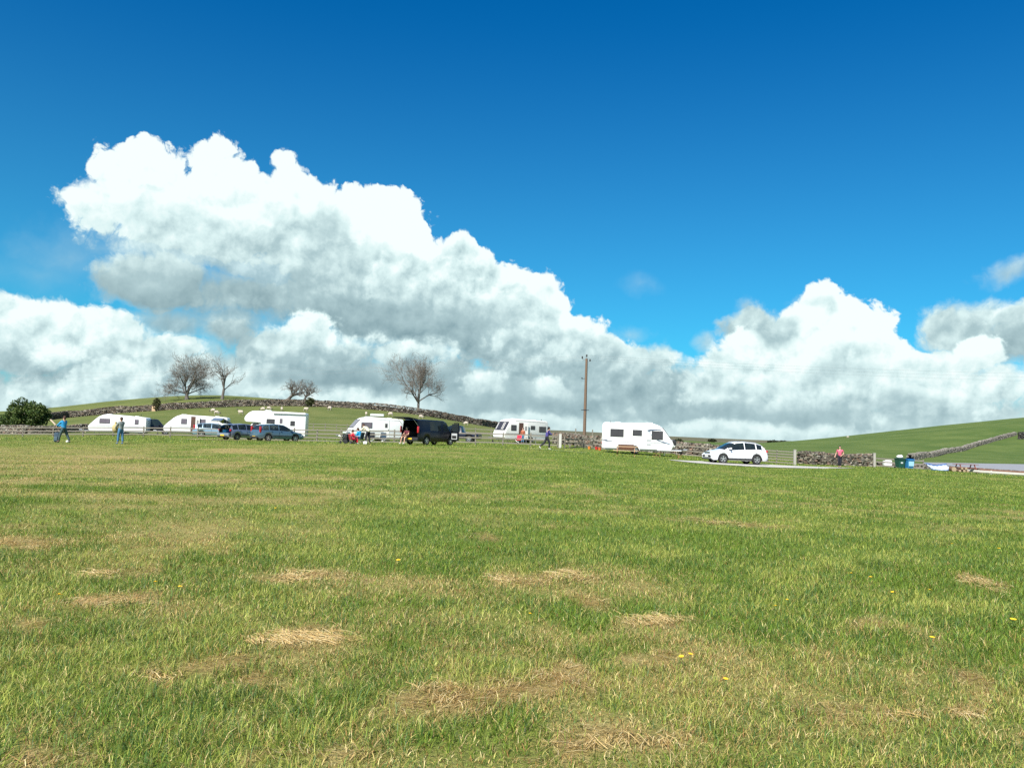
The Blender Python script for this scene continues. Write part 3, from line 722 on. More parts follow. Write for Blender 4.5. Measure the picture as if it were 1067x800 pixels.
# ------------------------------------------------------------------ cars, lofted from their side outline
def car(name, label, cat, px, Y, rz, paint, L, Wd, belt, roof, wheels_x, wr, panes, screen, back, group=None,
        sill=0.22, open_rear=False, pillar=None, tumble=0.20, plate=PLATEY, rim=ALLOY, taper=0.12, z_off=0.0, glass=None, bodykit=None):
    glass = glass or GLASS
    p = spot(px, Y)
    t = thing(name, label, cat, (p.x, p.y, p.z + z_off), rz, group)
    xs = sorted(set([round(v, 4) for v in np.linspace(-L/2, L/2, int(L / 0.07))] + [v for a in panes for v in a] + list(screen) + list(back)))
    xs = np.array(xs)
    hb = np.interp(xs, [a for a, _ in belt], [b for _, b in belt])
    hr = np.maximum(np.interp(xs, [a for a, _ in roof], [b for _, b in roof]), hb + 0.005)
    e = np.abs(xs) / (L / 2)
    w = Wd / 2 - taper * np.clip((e - 0.72) / 0.28, 0, 1) ** 2.2
    sl = np.full_like(xs, sill)
    endlift = 0.10 * np.clip((e - 0.93) / 0.07, 0, 1); sl = sl + endlift
    arch = np.zeros_like(xs)
    for wx in wheels_x:
        Ra = wr * 1.16; q = Ra**2 - (xs - wx)**2
        arch = np.maximum(arch, np.where(q > 0, np.sqrt(np.maximum(q, 0)) + wr * 0.98, 0))
    sl = np.maximum(sl, arch)
    c = np.clip((hr - hb) / 0.22, 0, 1)
    rings = []
    for i, x in enumerate(xs):
        z0, zb, zr, W2, cc = sl[i], hb[i], hr[i], w[i], c[i]
        zm = z0 + (zb - z0) * 0.45
        wr_ = W2 - tumble * min(1.0, (zr - zb) / 0.45) - 0.04
        y5 = (W2 - 0.16) * (1 - cc) + wr_ * cc; z5 = (zb + (zr - zb) * 0.6) * (1 - cc) + (zr - 0.07) * cc
        y6 = (W2 - 0.34) * (1 - cc) + (wr_ - 0.10) * cc; z6 = zr - 0.012 if cc < 0.5 else zr - 0.01
        rings.append([(W2 - 0.05, z0), (W2 - 0.005, z0 + min(0.07, (zb - z0) * 0.2)), (W2, zm), (W2 - 0.015, zb - 0.07), (W2 - 0.05, zb), (y5, z5), (y6, z6), (0.0, zr + 0.015)])
    nR = 8; V = []
    for s in (1, -1):
        for i, x in enumerate(xs):
            for (yy, zz) in rings[i]: V.append((x, s * yy, zz))
    def vi(s, i, j): return (0 if s == 1 else len(xs) * nR) + i * nR + j
    groups = {}
    def put(key, f): groups.setdefault(key, []).append(f)
    for s in (1, -1):
        for i in range(len(xs) - 1):
            xm = (xs[i] + xs[i+1]) / 2
            for j in range(nR - 1):
                f = [vi(s, i, j), vi(s, i, j+1), vi(s, i+1, j+1), vi(s, i+1, j)]
                if s == -1: f = f[::-1]
                key = 'body'
                if j == 4 and min(c[i], c[i+1]) > 0.30:
                    for k, (a, b) in enumerate(panes):
                        if a < xm < b: key = ('side_window', s, k)
                if j >= 5 and screen[0] < xm < screen[1] : key = 'windscreen'
                if j >= 5 and back[0] < xm < back[1]: key = 'rear_window'
                if open_rear and xm < open_rear and j >= 1: key = None
                if key: put(key, f)
    i0 = 0 if not open_rear else None
    for (i, flip) in (((0, False),) if not open_rear else ()) + ((len(xs) - 1, True),):
        for j in range(nR - 1):
            f = [vi(1, i, j), vi(-1, i, j), vi(-1, i, j+1), vi(1, i, j+1)] if j < nR - 2 else [vi(1, i, j), vi(-1, i, j), vi(1, i, j+1)]
            put('body', f if not flip else f[::-1])
    def sub(key, nm, mat, parent):
        fs = groups.get(key)
        if not fs: return None
        used = sorted({i for f in fs for i in f}); mp = {i: k for k, i in enumerate(used)}
        m = MB(); m.add([V[i] for i in used], [tuple(mp[i] for i in f) for f in fs])
        o = mesh_obj(nm, m.v, m.f, mat, parent, True)
        b = bmesh.new(); b.from_mesh(o.data); bmesh.ops.remove_doubles(b, verts=b.verts, dist=0.0005); b.to_mesh(o.data); b.free()
        try: o.data.set_sharp_from_angle(angle=R(42))
        except Exception: pass
        return o
    sub('body', 'body', paint, t)
    sub('windscreen', 'windscreen', glass, t)
    sub('rear_window', 'rear_window', glass, t)
    for key in list(groups):
        if isinstance(key, tuple): sub(key, 'side_window', glass, t)
    # dark floor pan, wheel housings and cabin floor
    m = MB()
    fx0, fx1 = -L/2 + 0.25, L/2 - 0.2
    m.box(((fx0+fx1)/2, 0, sill + 0.10), (fx1 - fx0, Wd - 0.62, 0.14))
    m.box(((fx0+fx1)/2, 0, sill + 0.30), ((fx1 - fx0) * 0.86, Wd - 0.64, 0.2))
    m.box((wheels_x[0] + 0.0, 0, wr * 1.2), (0.2, Wd - 0.4, 0.2)); m.box((wheels_x[1], 0, wr * 1.2), (0.2, Wd - 0.4, 0.2))
    m.build('underbody', DARKIN, t)
    # seats show through the glass
    xm0 = (screen[0] if screen[0] < screen[1] else 0)
    sb = MB()
    zf = hb.mean()
    seat_x = [v for v in ((panes[0][1] if panes else 0) - 0.75, (panes[0][0] if panes else 0) - 0.1)]
    top = max(z for _, z in roof)
    for sx_ in sorted(set(seat_x)):
        if -L/2 + 0.7 < sx_ < L/2 - 1.0:
            for sy in (0.36, -0.36):
                sb.rbox((sx_, sy, (sill + 0.35 + zf + 0.16) / 2), (0.16, 0.46, zf + 0.16 - sill - 0.35), 0.05)
                sb.rbox((sx_ - 0.02, sy, zf + 0.22), (0.1, 0.24, 0.14), 0.04)
    if sb.v: sb.build('seats', DARKIN, t)
    for k, wx in enumerate(wheels_x):
        for s in (1, -1): wheel(t, wx, s * (Wd / 2 - 0.13), wr, 0.2, 5, rim, s)
    zb_f = np.interp(L/2 - 0.1, [a for a, _ in belt], [b for _, b in belt]); zb_r = np.interp(-L/2 + 0.06, [a for a, _ in belt], [b for _, b in belt])
    for s in (1, -1):
        m = MB(); m.rbox((L/2 - 0.20, s * (Wd/2 - 0.26), zb_f - 0.10), (0.42, 0.36, 0.15), 0.05, rot=(0, 0.18, -s * 0.42)); m.build('headlight', LAMPW, t, True)
        m = MB(); m.rbox((wheels_x[1] - 0.0 + wr*2.0 if False else (panes[0][1] if panes else 0.6) - 0.08, s * (Wd/2 + 0.07), hb.max() + 0.02), (0.14, 0.2, 0.14), 0.04); m.build('wing_mirror', paint, t, True)
    m = MB(); m.rbox((L/2 - 0.03, 0, sill + 0.26), (0.12, Wd - 0.55, 0.16), 0.03); m.rbox((L/2 - 0.05, 0, zb_f - 0.16), (0.12, Wd * 0.42, 0.10), 0.03); m.build('grille', BLACKP, t, True)
    m = MB(); m.rbox((L/2 - 0.02, 0, sill + 0.08), (0.14, Wd - 0.40, 0.10), 0.03); m.rbox((-L/2 + 0.02, 0, sill + 0.10), (0.12, Wd - 0.36, 0.14), 0.03); m.build('bumper_trim', BLACKP, t, True)
    if plate and not open_rear:
        m = MB(); m.rbox((-L/2 - 0.005, 0, zb_r - 0.34), (0.03, 0.52, 0.12), 0.008); m.build('number_plate', plate, t)
    for s in (1, -1):
        m = MB()
        for (a, b) in panes[:2]:
            m.rbox((a + 0.16, s * (Wd / 2 + 0.005), hb.max() - 0.10), (0.16, 0.03, 0.03), 0.01)
        m.build('door_handle', paint, t)
    # door shut lines, as thin recessed strips of rubber
    m = MB()
    for s in (1, -1):
        for (a, b) in panes[:2]:
            m.box((a - 0.03, s * (Wd / 2 - 0.004), (sill + hb.max()) / 2 - 0.02), (0.012, 0.02, hb.max() - sill - 0.22))
    m.build('door_seal', BLACKP, t)
    return t
# ------------------------------------------------------------------ dry stone walls
def tint_mat(name, rough=0.9, bump=0.4, scale=14.0):
    m, gg, b, o = new_mat(name)
    a = gg.node('ShaderNodeAttribute', attribute_name='tint')
    geo = gg.node('ShaderNodeNewGeometry')
    n = gg.noise(geo.outputs['Position'], scale, 5.0, 0.65)
    c = gg.mixc(gg.math('MULTIPLY', n, 0.5), a.outputs['Color'], (0.07, 0.07, 0.06, 1))
    gg.put(b.inputs['Base Color'], c); b.inputs['Roughness'].default_value = rough; b.inputs['Specular IOR Level'].default_value = 0.2
    bp = gg.node('ShaderNodeBump'); bp.inputs['Strength'].default_value = bump; gg.put(bp.inputs['Height'], n); gg.l.new(bp.outputs[0], b.inputs['Normal'])
    return m
STONE = tint_mat("field_stone")
def stone_wall(label, pts, H, th=0.6, sw=0.45, sh=0.2, seed=1, palette=None, rubble=0.15):
    """pts: list of (x, y) on the ground; courses of separate uneven stones round a dark core"""
    rg = random.Random(seed)
    palette = palette or [(0.36, 0.31, 0.24), (0.22, 0.19, 0.15), (0.46, 0.40, 0.30), (0.15, 0.13, 0.11), (0.36, 0.28, 0.22), (0.28, 0.26, 0.19), (0.52, 0.48, 0.40), (0.33, 0.22, 0.16)]
    P2 = [Vector((a, b)) for a, b in pts]
    seg = [(P2[i+1] - P2[i]).length for i in range(len(P2) - 1)]; tot = sum(seg)
    def along(s):
        for i, q in enumerate(seg):
            if s <= q or i == len(seg) - 1:
                f = s / q; return P2[i].lerp(P2[i+1], f), (P2[i+1] - P2[i]).normalized()
            s -= q
    V = []; F = []; C = []
    def stone(c, dx, nrm, sx, sy, sz, col, roll=0.0):
        k = len(V)
        for zz in (-1, 1):
            for a, b in ((-1, -1), (1, -1), (1, 1), (-1, 1)):
                j = lambda: rg.uniform(0.62, 1.12)
                lx, ly, lz = a * sx / 2 * j(), b * sy / 2 * j(), zz * sz / 2 * j()
                lx2 = lx * math.cos(roll) - lz * math.sin(roll); lz2 = lx * math.sin(roll) + lz * math.cos(roll)
                V.append((c[0] + dx.x * lx2 + nrm.x * ly, c[1] + dx.y * lx2 + nrm.y * ly, c[2] + lz2)); C.append(col)
        F.extend([(k+3, k+2, k+1, k), (k+4, k+5, k+6, k+7), (k, k+1, k+5, k+4), (k+1, k+2, k+6, k+5), (k+2, k+3, k+7, k+6), (k+3, k, k+4, k+7)])
    def col():
        c = rg.choice(palette); v = rg.uniform(0.38, 0.95); return (c[0]*v, c[1]*v, c[2]*v, 1)
    nco = max(2, int(H / sh))
    n = int(tot / sw)
    for i in range(n):
        for k in range(nco):
            s = (i + 0.5 + (k % 2) * 0.5 + rg.uniform(-.15, .15)) * sw
            if s > tot: continue
            p, d = along(s); nr = Vector((-d.y, d.x))
            if nr.y > 0: nr = -nr
            z = gz(p.x, p.y)
            hh = H * (0.86 + 0.22 * vnoise(s / 3.0, seed, 5) + 0.1 * vnoise(s / 0.7, seed + 3, 6))
            zz = (k + 0.5 + rg.uniform(-.18, .18)) * sh * (hh / (nco * sh))
            off = th / 2 * (1 - 0.3 * k / nco) + rg.uniform(-.04, .03)
            for sd in ((1, -1) if H > 1.3 else (1, -1)):
                stone((p.x + nr.x * off * sd, p.y + nr.y * off * sd, z + zz), d, nr, sw * rg.choice((.55, .8, 1.05, 1.25)), th * 0.5, sh * rg.uniform(.7, 1.35), col(), rg.uniform(-.16, .16))
        # coping stones set on edge
        s = (i + 0.5) * sw
        p, d = along(min(s, tot)); nr = Vector((-d.y, d.x)); z = gz(p.x, p.y)
        hh = H * (0.86 + 0.22 * vnoise(s / 3.0, seed, 5) + 0.1 * vnoise(s / 0.7, seed + 3, 6))
        for q in range(2):
            stone((p.x + d.x * sw * 0.5 * (q - .5), p.y + d.y * sw * 0.5 * (q - .5), z + hh + sh * 0.45), d, nr, sw * rg.uniform(.35, .55), th * 0.8, sh * rg.uniform(1.0, 1.7), col(), rg.uniform(-.35, .35))
        if rg.random() < rubble:
            stone((p.x + nr.x * (th * .8 + rg.uniform(0, .4)) * (1 if nr.y < 0 else -1), p.y + nr.y * (th * .8) * (1 if nr.y < 0 else -1), z + 0.05), d, nr, .3, .3, .16, col(), rg.uniform(-.4, .4))
    # core
    m = max(40, int(tot / 1.5))
    for i in range(m):
        p0, d = along(tot * i / m); p1, _ = along(tot * (i + 1) / m); nr = Vector((-d.y, d.x)) * th * 0.28
        k = len(V)
        for p in (p0, p1):
            z = gz(p.x, p.y)
            for (q, h) in ((nr, -0.2), (-nr, -0.2), (-nr, H * .84), (nr, H * .84)):
                V.append((p.x + q.x, p.y + q.y, z + h)); C.append((0.05, 0.045, 0.04, 1))
        F.extend([(k, k+4, k+5, k+1), (k+1, k+5, k+6, k+2), (k+2, k+6, k+7, k+3), (k+3, k+7, k+4, k)])
    me = bpy.data.meshes.new("stone_wall"); me.from_pydata(V, [], F)
    set_color_attr(me, 'tint', np.array(C)); me.materials.append(STONE)
    o = bpy.data.objects.new("stone_wall", me); COL.objects.link(o)
    return tag(o, label, 'wall')
def depth_for(px, py, Y0=90.0, Y1=420.0):
    Y = Y0
    while Y < Y1:
        p = spot(px, Y)
        if project(p)[1] <= py: return Y
        Y += 2.0
    return Y1
def line_pts(L): return [(spot(px, Y).x, Y) for px, Y in L]
stone_wall("long dry stone wall curving over the brow of the left hill below the bare trees", line_pts([(40, 178), (70, 188), (125, 188), (180, 188), (230, 189), (280, 190), (330, 190), (390, 190), (450, 192), (500, 200), (532, 216)]), 1.25, 0.8, 0.45, 0.21, 3, rubble=0.05,
           palette=[(0.25, 0.20, 0.155), (0.18, 0.15, 0.12), (0.33, 0.28, 0.21), (0.12, 0.10, 0.085), (0.27, 0.20, 0.145), (0.38, 0.34, 0.27)])
stone_wall("low tumbled grey stone wall under the leafy bush at the far left", line_pts([(2, 108), (30, 106), (62, 108), (92, 112)]), 0.8, 0.7, 0.32, 0.16, 4)
stone_wall("rough dry stone wall running past the wooden pole behind the big caravan", line_pts([(578, 92), (600, 88), (640, 84), (700, 82), (742, 80), (800, 80)]), 1.0, 0.6, 0.3, 0.15, 5)
stone_wall("low dry stone wall with jagged coping behind the person in pink", line_pts([(831, 74), (850, 74), (880, 76), (910, 77)]), 1.0, 0.6, 0.27, 0.13, 6)
stone_wall("low stone wall behind the wheelie bins and the picnic table at the right", line_pts([(914, 84), (950, 84), (990, 86), (1040, 88), (1110, 90)]), 0.36, 0.5, 0.25, 0.11, 7)
stone_wall("straight pale stone wall climbing diagonally up the right hand hill", [(spot(px, depth_for(px, py, 120)).x, depth_for(px, py, 120)) for px, py in ((948, 479.4), (965, 476.5), (985, 472.5), (1010, 467), (1035, 460), (1058, 453.5))], 0.95, 0.9, 0.5, 0.2, 8, rubble=0.0, palette=[(.42, .39, .33), (.36, .33, .28), (.50, .46, .38), (.28, .26, .22)])
stone_wall("short dark stone wall at the right edge, where the diagonal hill wall ends", [(spot(px, 262).x, 262) for px in (1061, 1085, 1130)], 1.7, 0.9, 0.9, 0.33, 9, rubble=0.0, palette=[(0.10, 0.095, 0.085), (0.14, 0.13, 0.11), (0.08, 0.08, 0.075)])

# ------------------------------------------------------------------ post and rail fences
def fence(name, label, path, H, rails, spacing, pw=0.11, rw=0.10, mat=None, group=None, sag=0.02, cat='fence', lean=0.03, seed=1, start_post=True):
    mat = mat or WOODG; rg = random.Random(seed)
    P2 = [Vector((spot(px, Y).x, Y)) for px, Y in path]
    p0 = P2[0]
    t = thing(name, label, cat, (p0.x, p0.y, gz(p0.x, p0.y)), 0, group)
    o = Vector((p0.x, p0.y, gz(p0.x, p0.y)))
    seg = [(P2[i+1] - P2[i]).length for i in range(len(P2) - 1)]; tot = sum(seg)
    n = max(1, round(tot / spacing)); pos = []
    for k in range(n + 1):
        s = tot * k / n
        for i, q in enumerate(seg):
            if s <= q + 1e-6 or i == len(seg) - 1: pos.append(P2[i].lerp(P2[i+1], s / q)); break
            s -= q
    tops = []
    for k, p in enumerate(pos):
        z = gz(p.x, p.y); h = H * rg.uniform(0.97, 1.05)
        m = MB(); m.box(Vector((p.x, p.y, z + h / 2 - 0.1 + 0.03)) - o, (pw, pw, h + 0.26), rot=(rg.uniform(-lean, lean), rg.uniform(-lean, lean), rg.uniform(-.2, .2)), taper=0.93); m.build('post', mat, t)
        tops.append(z)
    for k in range(n):
        a, b = pos[k], pos[k+1]; d = (b - a); nr = Vector((-d.y, d.x)).normalized()
        if nr.y > 0: nr = -nr
        for r in rails:
            za, zb = tops[k] + r * H + rg.uniform(-sag, sag), tops[k+1] + r * H + rg.uniform(-sag, sag)
            A = Vector((a.x + nr.x * (pw/2 + .02), a.y + nr.y * (pw/2 + .02), za)) - o; B = Vector((b.x + nr.x * (pw/2 + .02), b.y + nr.y * (pw/2 + .02), zb)) - o
            dd = B - A; A = A - dd * 0.012; B = B + dd * 0.012
            u = Vector((0, 0, 1)) * rw / 2; w_ = Vector((nr.x, nr.y, 0)) * 0.018
            m = MB(); m.add([A-u-w_, A-u+w_, A+u+w_, A+u-w_, B-u-w_, B-u+w_, B+u+w_, B+u-w_], [(0, 1, 2, 3), (7, 6, 5, 4), (0, 4, 5, 1), (1, 5, 6, 2), (2, 6, 7, 3), (3, 7, 4, 0)])
            m.build('rail', mat, t)
    return t
fence('post_and_rail_fence', "long weathered post and rail fence in front of the two left caravans", [(-70, 92), (60, 91), (150, 90), (235, 87)], 1.0, (0.92, 0.58, 0.24), 3.3, seed=1)
fence('post_and_rail_fence', "grey post and rail fence running from behind the parked blue cars to the black van", [(240, 86), (300, 80), (350, 78), (400, 77), (440, 77)], 1.12, (0.93, 0.63, 0.33, 0.06), 2.6, seed=2)
fence('post_and_rail_fence', "grey post and rail fence from the black van to the stout white post", [(468, 77), (505, 76), (545, 76), (581, 75)], 1.1, (0.9, 0.55, 0.2), 2.4, seed=3)
fence('paddock_fence', "pale thin paddock fence on the hill between motorhome and third caravan", [(314, 120), (345, 119), (375, 117), (434, 114)], 1.0, (0.95, 0.55), 1.8, pw=0.09, rw=0.08, seed=4)
fence('paddock_fence', "pale thin paddock fence behind the dark pickup left of the caravan with the open door", [(466, 112), (490, 110), (528, 108)], 1.25, (0.95, 0.6, 0.25), 2.4, pw=0.10, rw=0.08, seed=5)
fence('post_and_rail_fence', "sagging post and rail fence in front of the rough wall by the pole", [(588, 75), (600, 78), (615, 80), (634, 79)], 0.95, (0.85, 0.45, 0.1), 1.6, seed=6, sag=0.08, lean=0.08)
fence('post_and_rail_fence', "old post and rail fence between the big caravan's drawbar and the white car", [(705, 78), (722, 77), (742, 76), (770, 76)], 1.0, (0.9, 0.5, 0.12), 2.4, seed=7)
fence('field_gate', "grey five bar gate closing the gap behind the white car", [(792, 71), (827, 69)], 1.1, (0.95, 0.75, 0.55, 0.34, 0.12), 1.5, pw=0.08, rw=0.09, cat='gate', seed=8, sag=0.0)
fence('field_gate', "grey rail gate between the tall gatepost and the wheelie bins", [(912, 79), (962, 79)], 0.85, (0.92, 0.55, 0.14), 2.2, pw=0.09, rw=0.12, cat='gate', seed=9, sag=0.0)
fence('low_rail', "long low pale timber rail edging the track at the far right", [(1000, 76), (1040, 73), (1110, 69)], 0.28, (0.8,), 2.6, pw=0.10, rw=0.16, cat='rail', seed=10, mat=simple("pale_timber", (0.55, 0.53, 0.48), .8, var=.15), sag=0.0)
fence('low_rail', "low rusty brown rail behind the pale timber rail at the far right", [(1022, 81), (1050, 80), (1110, 78)], 0.42, (0.55, 0.9), 2.6, pw=0.10, rw=0.12, cat='rail', seed=11, mat=simple("rusty_timber", (0.20, 0.10, 0.07), .85, var=.3), sag=0.03)
def lone_post(label, px, Y, H, w, mat, cat='post'):
    p = spot(px, Y); m = MB(); m.rbox((0, 0, H/2 - 0.1), (w, w, H + 0.2), 0.02); m.rbox((0, 0, H + 0.02), (w*1.12, w*1.12, 0.05), 0.015)
    o = m.build('gatepost', mat); o.location = p; return tag(o, label, cat)
PALEPOST = simple("pale_post", (0.36, 0.34, 0.30), 0.8, var=0.15)
lone_post("stout white post at the end of the fence, right of the walking person", 583.5, 74.5, 1.2, 0.22, simple("white_post", (.50, .49, .45), .7, var=.08))
lone_post("tall pale gatepost where the stone wall begins, right of the white car", 828, 68.6, 1.2, 0.19, PALEPOST)
lone_post("tall pale gatepost at the end of the stone wall, left of the bins", 911, 76.5, 1.22, 0.19, PALEPOST)
lone_post("thin dark post standing behind the stone wall left of the wooden pole", 599.5, 94, 1.7, 0.12, WOODG)
lone_post("thin dark post standing behind the stone wall right of the wooden pole", 617, 94, 1.7, 0.12, WOODG)

# ------------------------------------------------------------------ wooden power pole with its wires
def make_pole():
    p = spot(608.6, 98); top = at(610.6, 373.5, 98)
    H = top.z - p.z
    t = thing('power_pole', "tall brown wooden power pole rising behind the stone wall", 'pole', p)
    m = MB(); m.tube([(0, 0, -0.3), (0, 0, H * .5), (0, 0, H)], [0.19, 0.165, 0.135], 12); m.build('pole_shaft', WOODP, t, True)
    a = MB(); a.box((-0.28, 0, H - 0.12), (0.55, 0.07, 0.07), rot=(0, 0.35, 0)); a.box((0.16, 0, H - 0.38), (0.5, 0.07, 0.07), rot=(0, -0.3, 0)); a.box((0, 0, H + .08), (.06, .06, .3)); a.build('bracket', STEEL, t)
    INS = simple("insulator", (0.05, 0.045, 0.05), 0.3)
    tips = [(-0.5, 0.02, H + 0.12), (0.0, 0.02, H + 0.34), (0.40, 0.02, H - 0.18)]
    for q in tips:
        b = MB(); b.disc((q[0], q[1], q[2]), (0, 0, 1), 0.08, 0.12, 10); b.disc((q[0], q[1], q[2] - .1), (0, 0, 1), 0.11, 0.05, 10); b.disc((q[0], q[1], q[2] + .1), (0, 0, 1), 0.10, 0.04, 10); b.build('insulator', INS, t)
    b = MB(); b.box((-0.25, 0, H - 2.35), (0.4, 0.05, 0.05)); b.disc((-0.47, 0, H - 2.3), (0, 0, 1), 0.07, 0.16, 10); b.build('side_bracket', INS, t)
    b = MB(); b.box((0, 0, H - 5.95), (0.9, 0.08, 0.07)); b.disc((0, 0, H - 5.95), (0, 0, 1), 0.19, 0.12, 12); b.build('climbing_guard', INS, t)
    WIRE = simple("power_wire", (0.3, 0.32, 0.33), 0.5)
    left = [at(-260, 391, 150), at(-260, 386, 152), at(-260, 396, 148)]
    right = [at(1420, 392, 150), at(1420, 387, 152), at(1420, 397, 148)]
    k = 0
    for side, ends, w in (("left", left, "westward"), ("right", right, "eastward")):
        for i in range(3):
            A = p + Vector(tips[i]); B = ends[i]
            pts = []
            for s in range(33):
                f = s / 32; q = A.lerp(B, f); q.z -= 4 * 1.3 * f * (1 - f); pts.append(q)
            mm = MB(); mm.tube(pts, 0.007, 5)
            o = mm.build('power_line', WIRE)
            tag(o, "%s strung wire of the three running %s from the top of the wooden pole" % (("lowest", "highest", "middle")[[1, 2, 0][i] if False else {0: 2, 1: 1, 2: 0}[i]], side), 'wire', 'overhead wires at the pole')
make_pole()

# ------------------------------------------------------------------ bare trees
BARK = simple("grey_bark", (0.13, 0.115, 0.10), 0.9, var=0.3, scale=3)
TWIG = simple("brown_twigs", (0.16, 0.135, 0.11), 0.9, var=0.25, scale=3)
def bare_tree(label, px, Y, height, spread, seed, lean=(0, 0), trunk_r=0.3, first=0.16, levels=5, kids=(5, 5, 4, 4, 4), up=0.35, base_py=None, thick=1.0, reach=0.55, sparse=1.0):
    rg = random.Random(seed); p = spot(px, Y)
    t = thing('bare_tree', label, 'tree', p)
    wood, crown = MB(), MB()
    half = spread / 2
    def branch(a, d, Lb, r, lv):
        n = 4 if lv < 2 else 3
        pts = [a]; dd = d.copy()
        for k in range(n):
            wob = Vector((rg.uniform(-1, 1), rg.uniform(-1, 1), rg.uniform(-1, 1))) * (0.16 + 0.07 * lv)
            dd = (dd + wob + Vector((0, 0, up * 0.16))).normalized()
            pts.append(pts[-1] + dd * Lb / n)
        rr = [max(0.009 * thick, r * (1 - 0.5 * k / n)) for k in range(n + 1)]
        (wood if lv < 2 else crown).tube(pts, rr, 6 if lv < 2 else 4 if lv < 3 else 3, cap=False)
        if lv >= levels: return
        nk = kids[min(lv, len(kids) - 1)]
        for k in range(nk):
            if rg.random() > sparse and lv > 1: continue
            f = rg.uniform(0.3, 1.0) if lv else rg.uniform(0.55, 1.0)
            i = min(n - 1, int(f * n)); q = pts[i].lerp(pts[i+1], f * n - i)
            base = (pts[i+1] - pts[i]).normalized()
            axis = Vector((rg.uniform(-1, 1), rg.uniform(-1, 1), rg.uniform(-1, 1))).cross(base)
            if axis.length < 0.05: continue
            ang = rg.uniform(0.35, 0.95)
            nd_ = Matrix.Rotation(ang, 3, axis.normalized()) @ base
            nd_ = (nd_ + Vector((0, 0, up * 0.22))).normalized()
            branch(q, nd_, Lb * rg.uniform(0.5, 0.8), rr[i] * rg.uniform(0.42, 0.6), lv + 1)
    th = height * first; tp = Vector((lean[0] * th, lean[1] * th, th))
    wood.tube([(0, 0, -0.3), (0, 0, 0.05), tuple(tp * 0.5), tuple(tp)], [trunk_r * 1.7, trunk_r * 1.3, trunk_r, trunk_r * .95], 9, cap=False)
    nl = kids[0] + 2
    for k in range(nl):
        a = 6.28319 * (k + rg.uniform(-.25, .25)) / nl
        el_ = rg.uniform(0.25, 1.35) if k else 1.5
        d = Vector((math.cos(a) * math.cos(el_) * half / (height * .5), math.sin(a) * math.cos(el_) * half / (height * .5), math.sin(el_) * 0.95)).normalized()
        d = (d + Vector((lean[0], lean[1], 0)) * 0.9).normalized()
        Lb = height * (1 - first) * reach * (0.8 + 0.35 * rg.random()) * (0.75 + 0.3 * math.sin(el_))
        branch(tp + Vector((0, 0, -rg.uniform(0, .2) * th)), d, Lb, trunk_r * rg.uniform(.45, .7), 1)
    wood.build('trunk', BARK, t, True)
    crown.build('crown', TWIG, t)
    # fit the crown to the height seen in the photograph
    zmax = float(np.percentile([v.z for v in crown.v], 98.5)); s = height / zmax
    xs_ = [v.x for v in crown.v]; w = float(np.percentile(xs_, 98) - np.percentile(xs_, 2))
    sx_ = spread / w
    t.scale = (sx_, sx_, s)
    return t
bare_tree("largest bare tree on the hilltop, spreading and rounded, left of the dead looking tree", 194.5, 214, 10.4, 11.5, 5, trunk_r=0.42, kids=(6, 6, 5, 5, 4), reach=0.62, thick=1.5, up=0.25)
bare_tree("thin half dead bare tree with open crooked boughs, second tree on the hilltop", 231.5, 212, 10.6, 7.6, 8, lean=(0.12, 0), trunk_r=0.33, first=0.24, levels=4, kids=(4, 4, 4, 3), reach=0.5, sparse=0.85, thick=2.3)
bare_tree("wind bent thorn tree leaning right behind the hilltop wall, left of its twin", 298, 208, 5.4, 5.6, 12, lean=(0.55, 0), trunk_r=0.25, first=0.30, kids=(5, 5, 4, 4), levels=4, reach=0.5, thick=1.5)
bare_tree("wind bent thorn tree behind the hilltop wall, directly above the small round bush", 316, 208, 5.2, 6.0, 21, lean=(0.35, 0), trunk_r=0.22, first=0.25, kids=(5, 5, 4, 4), levels=4, reach=0.5, thick=1.5)
bare_tree("solitary bare tree with an upright fan of branches above the open black van", 435.5, 200, 13.4, 12.4, 33, trunk_r=0.36, first=0.27, kids=(6, 5, 5, 4), reach=0.68, up=0.45, thick=1.5)

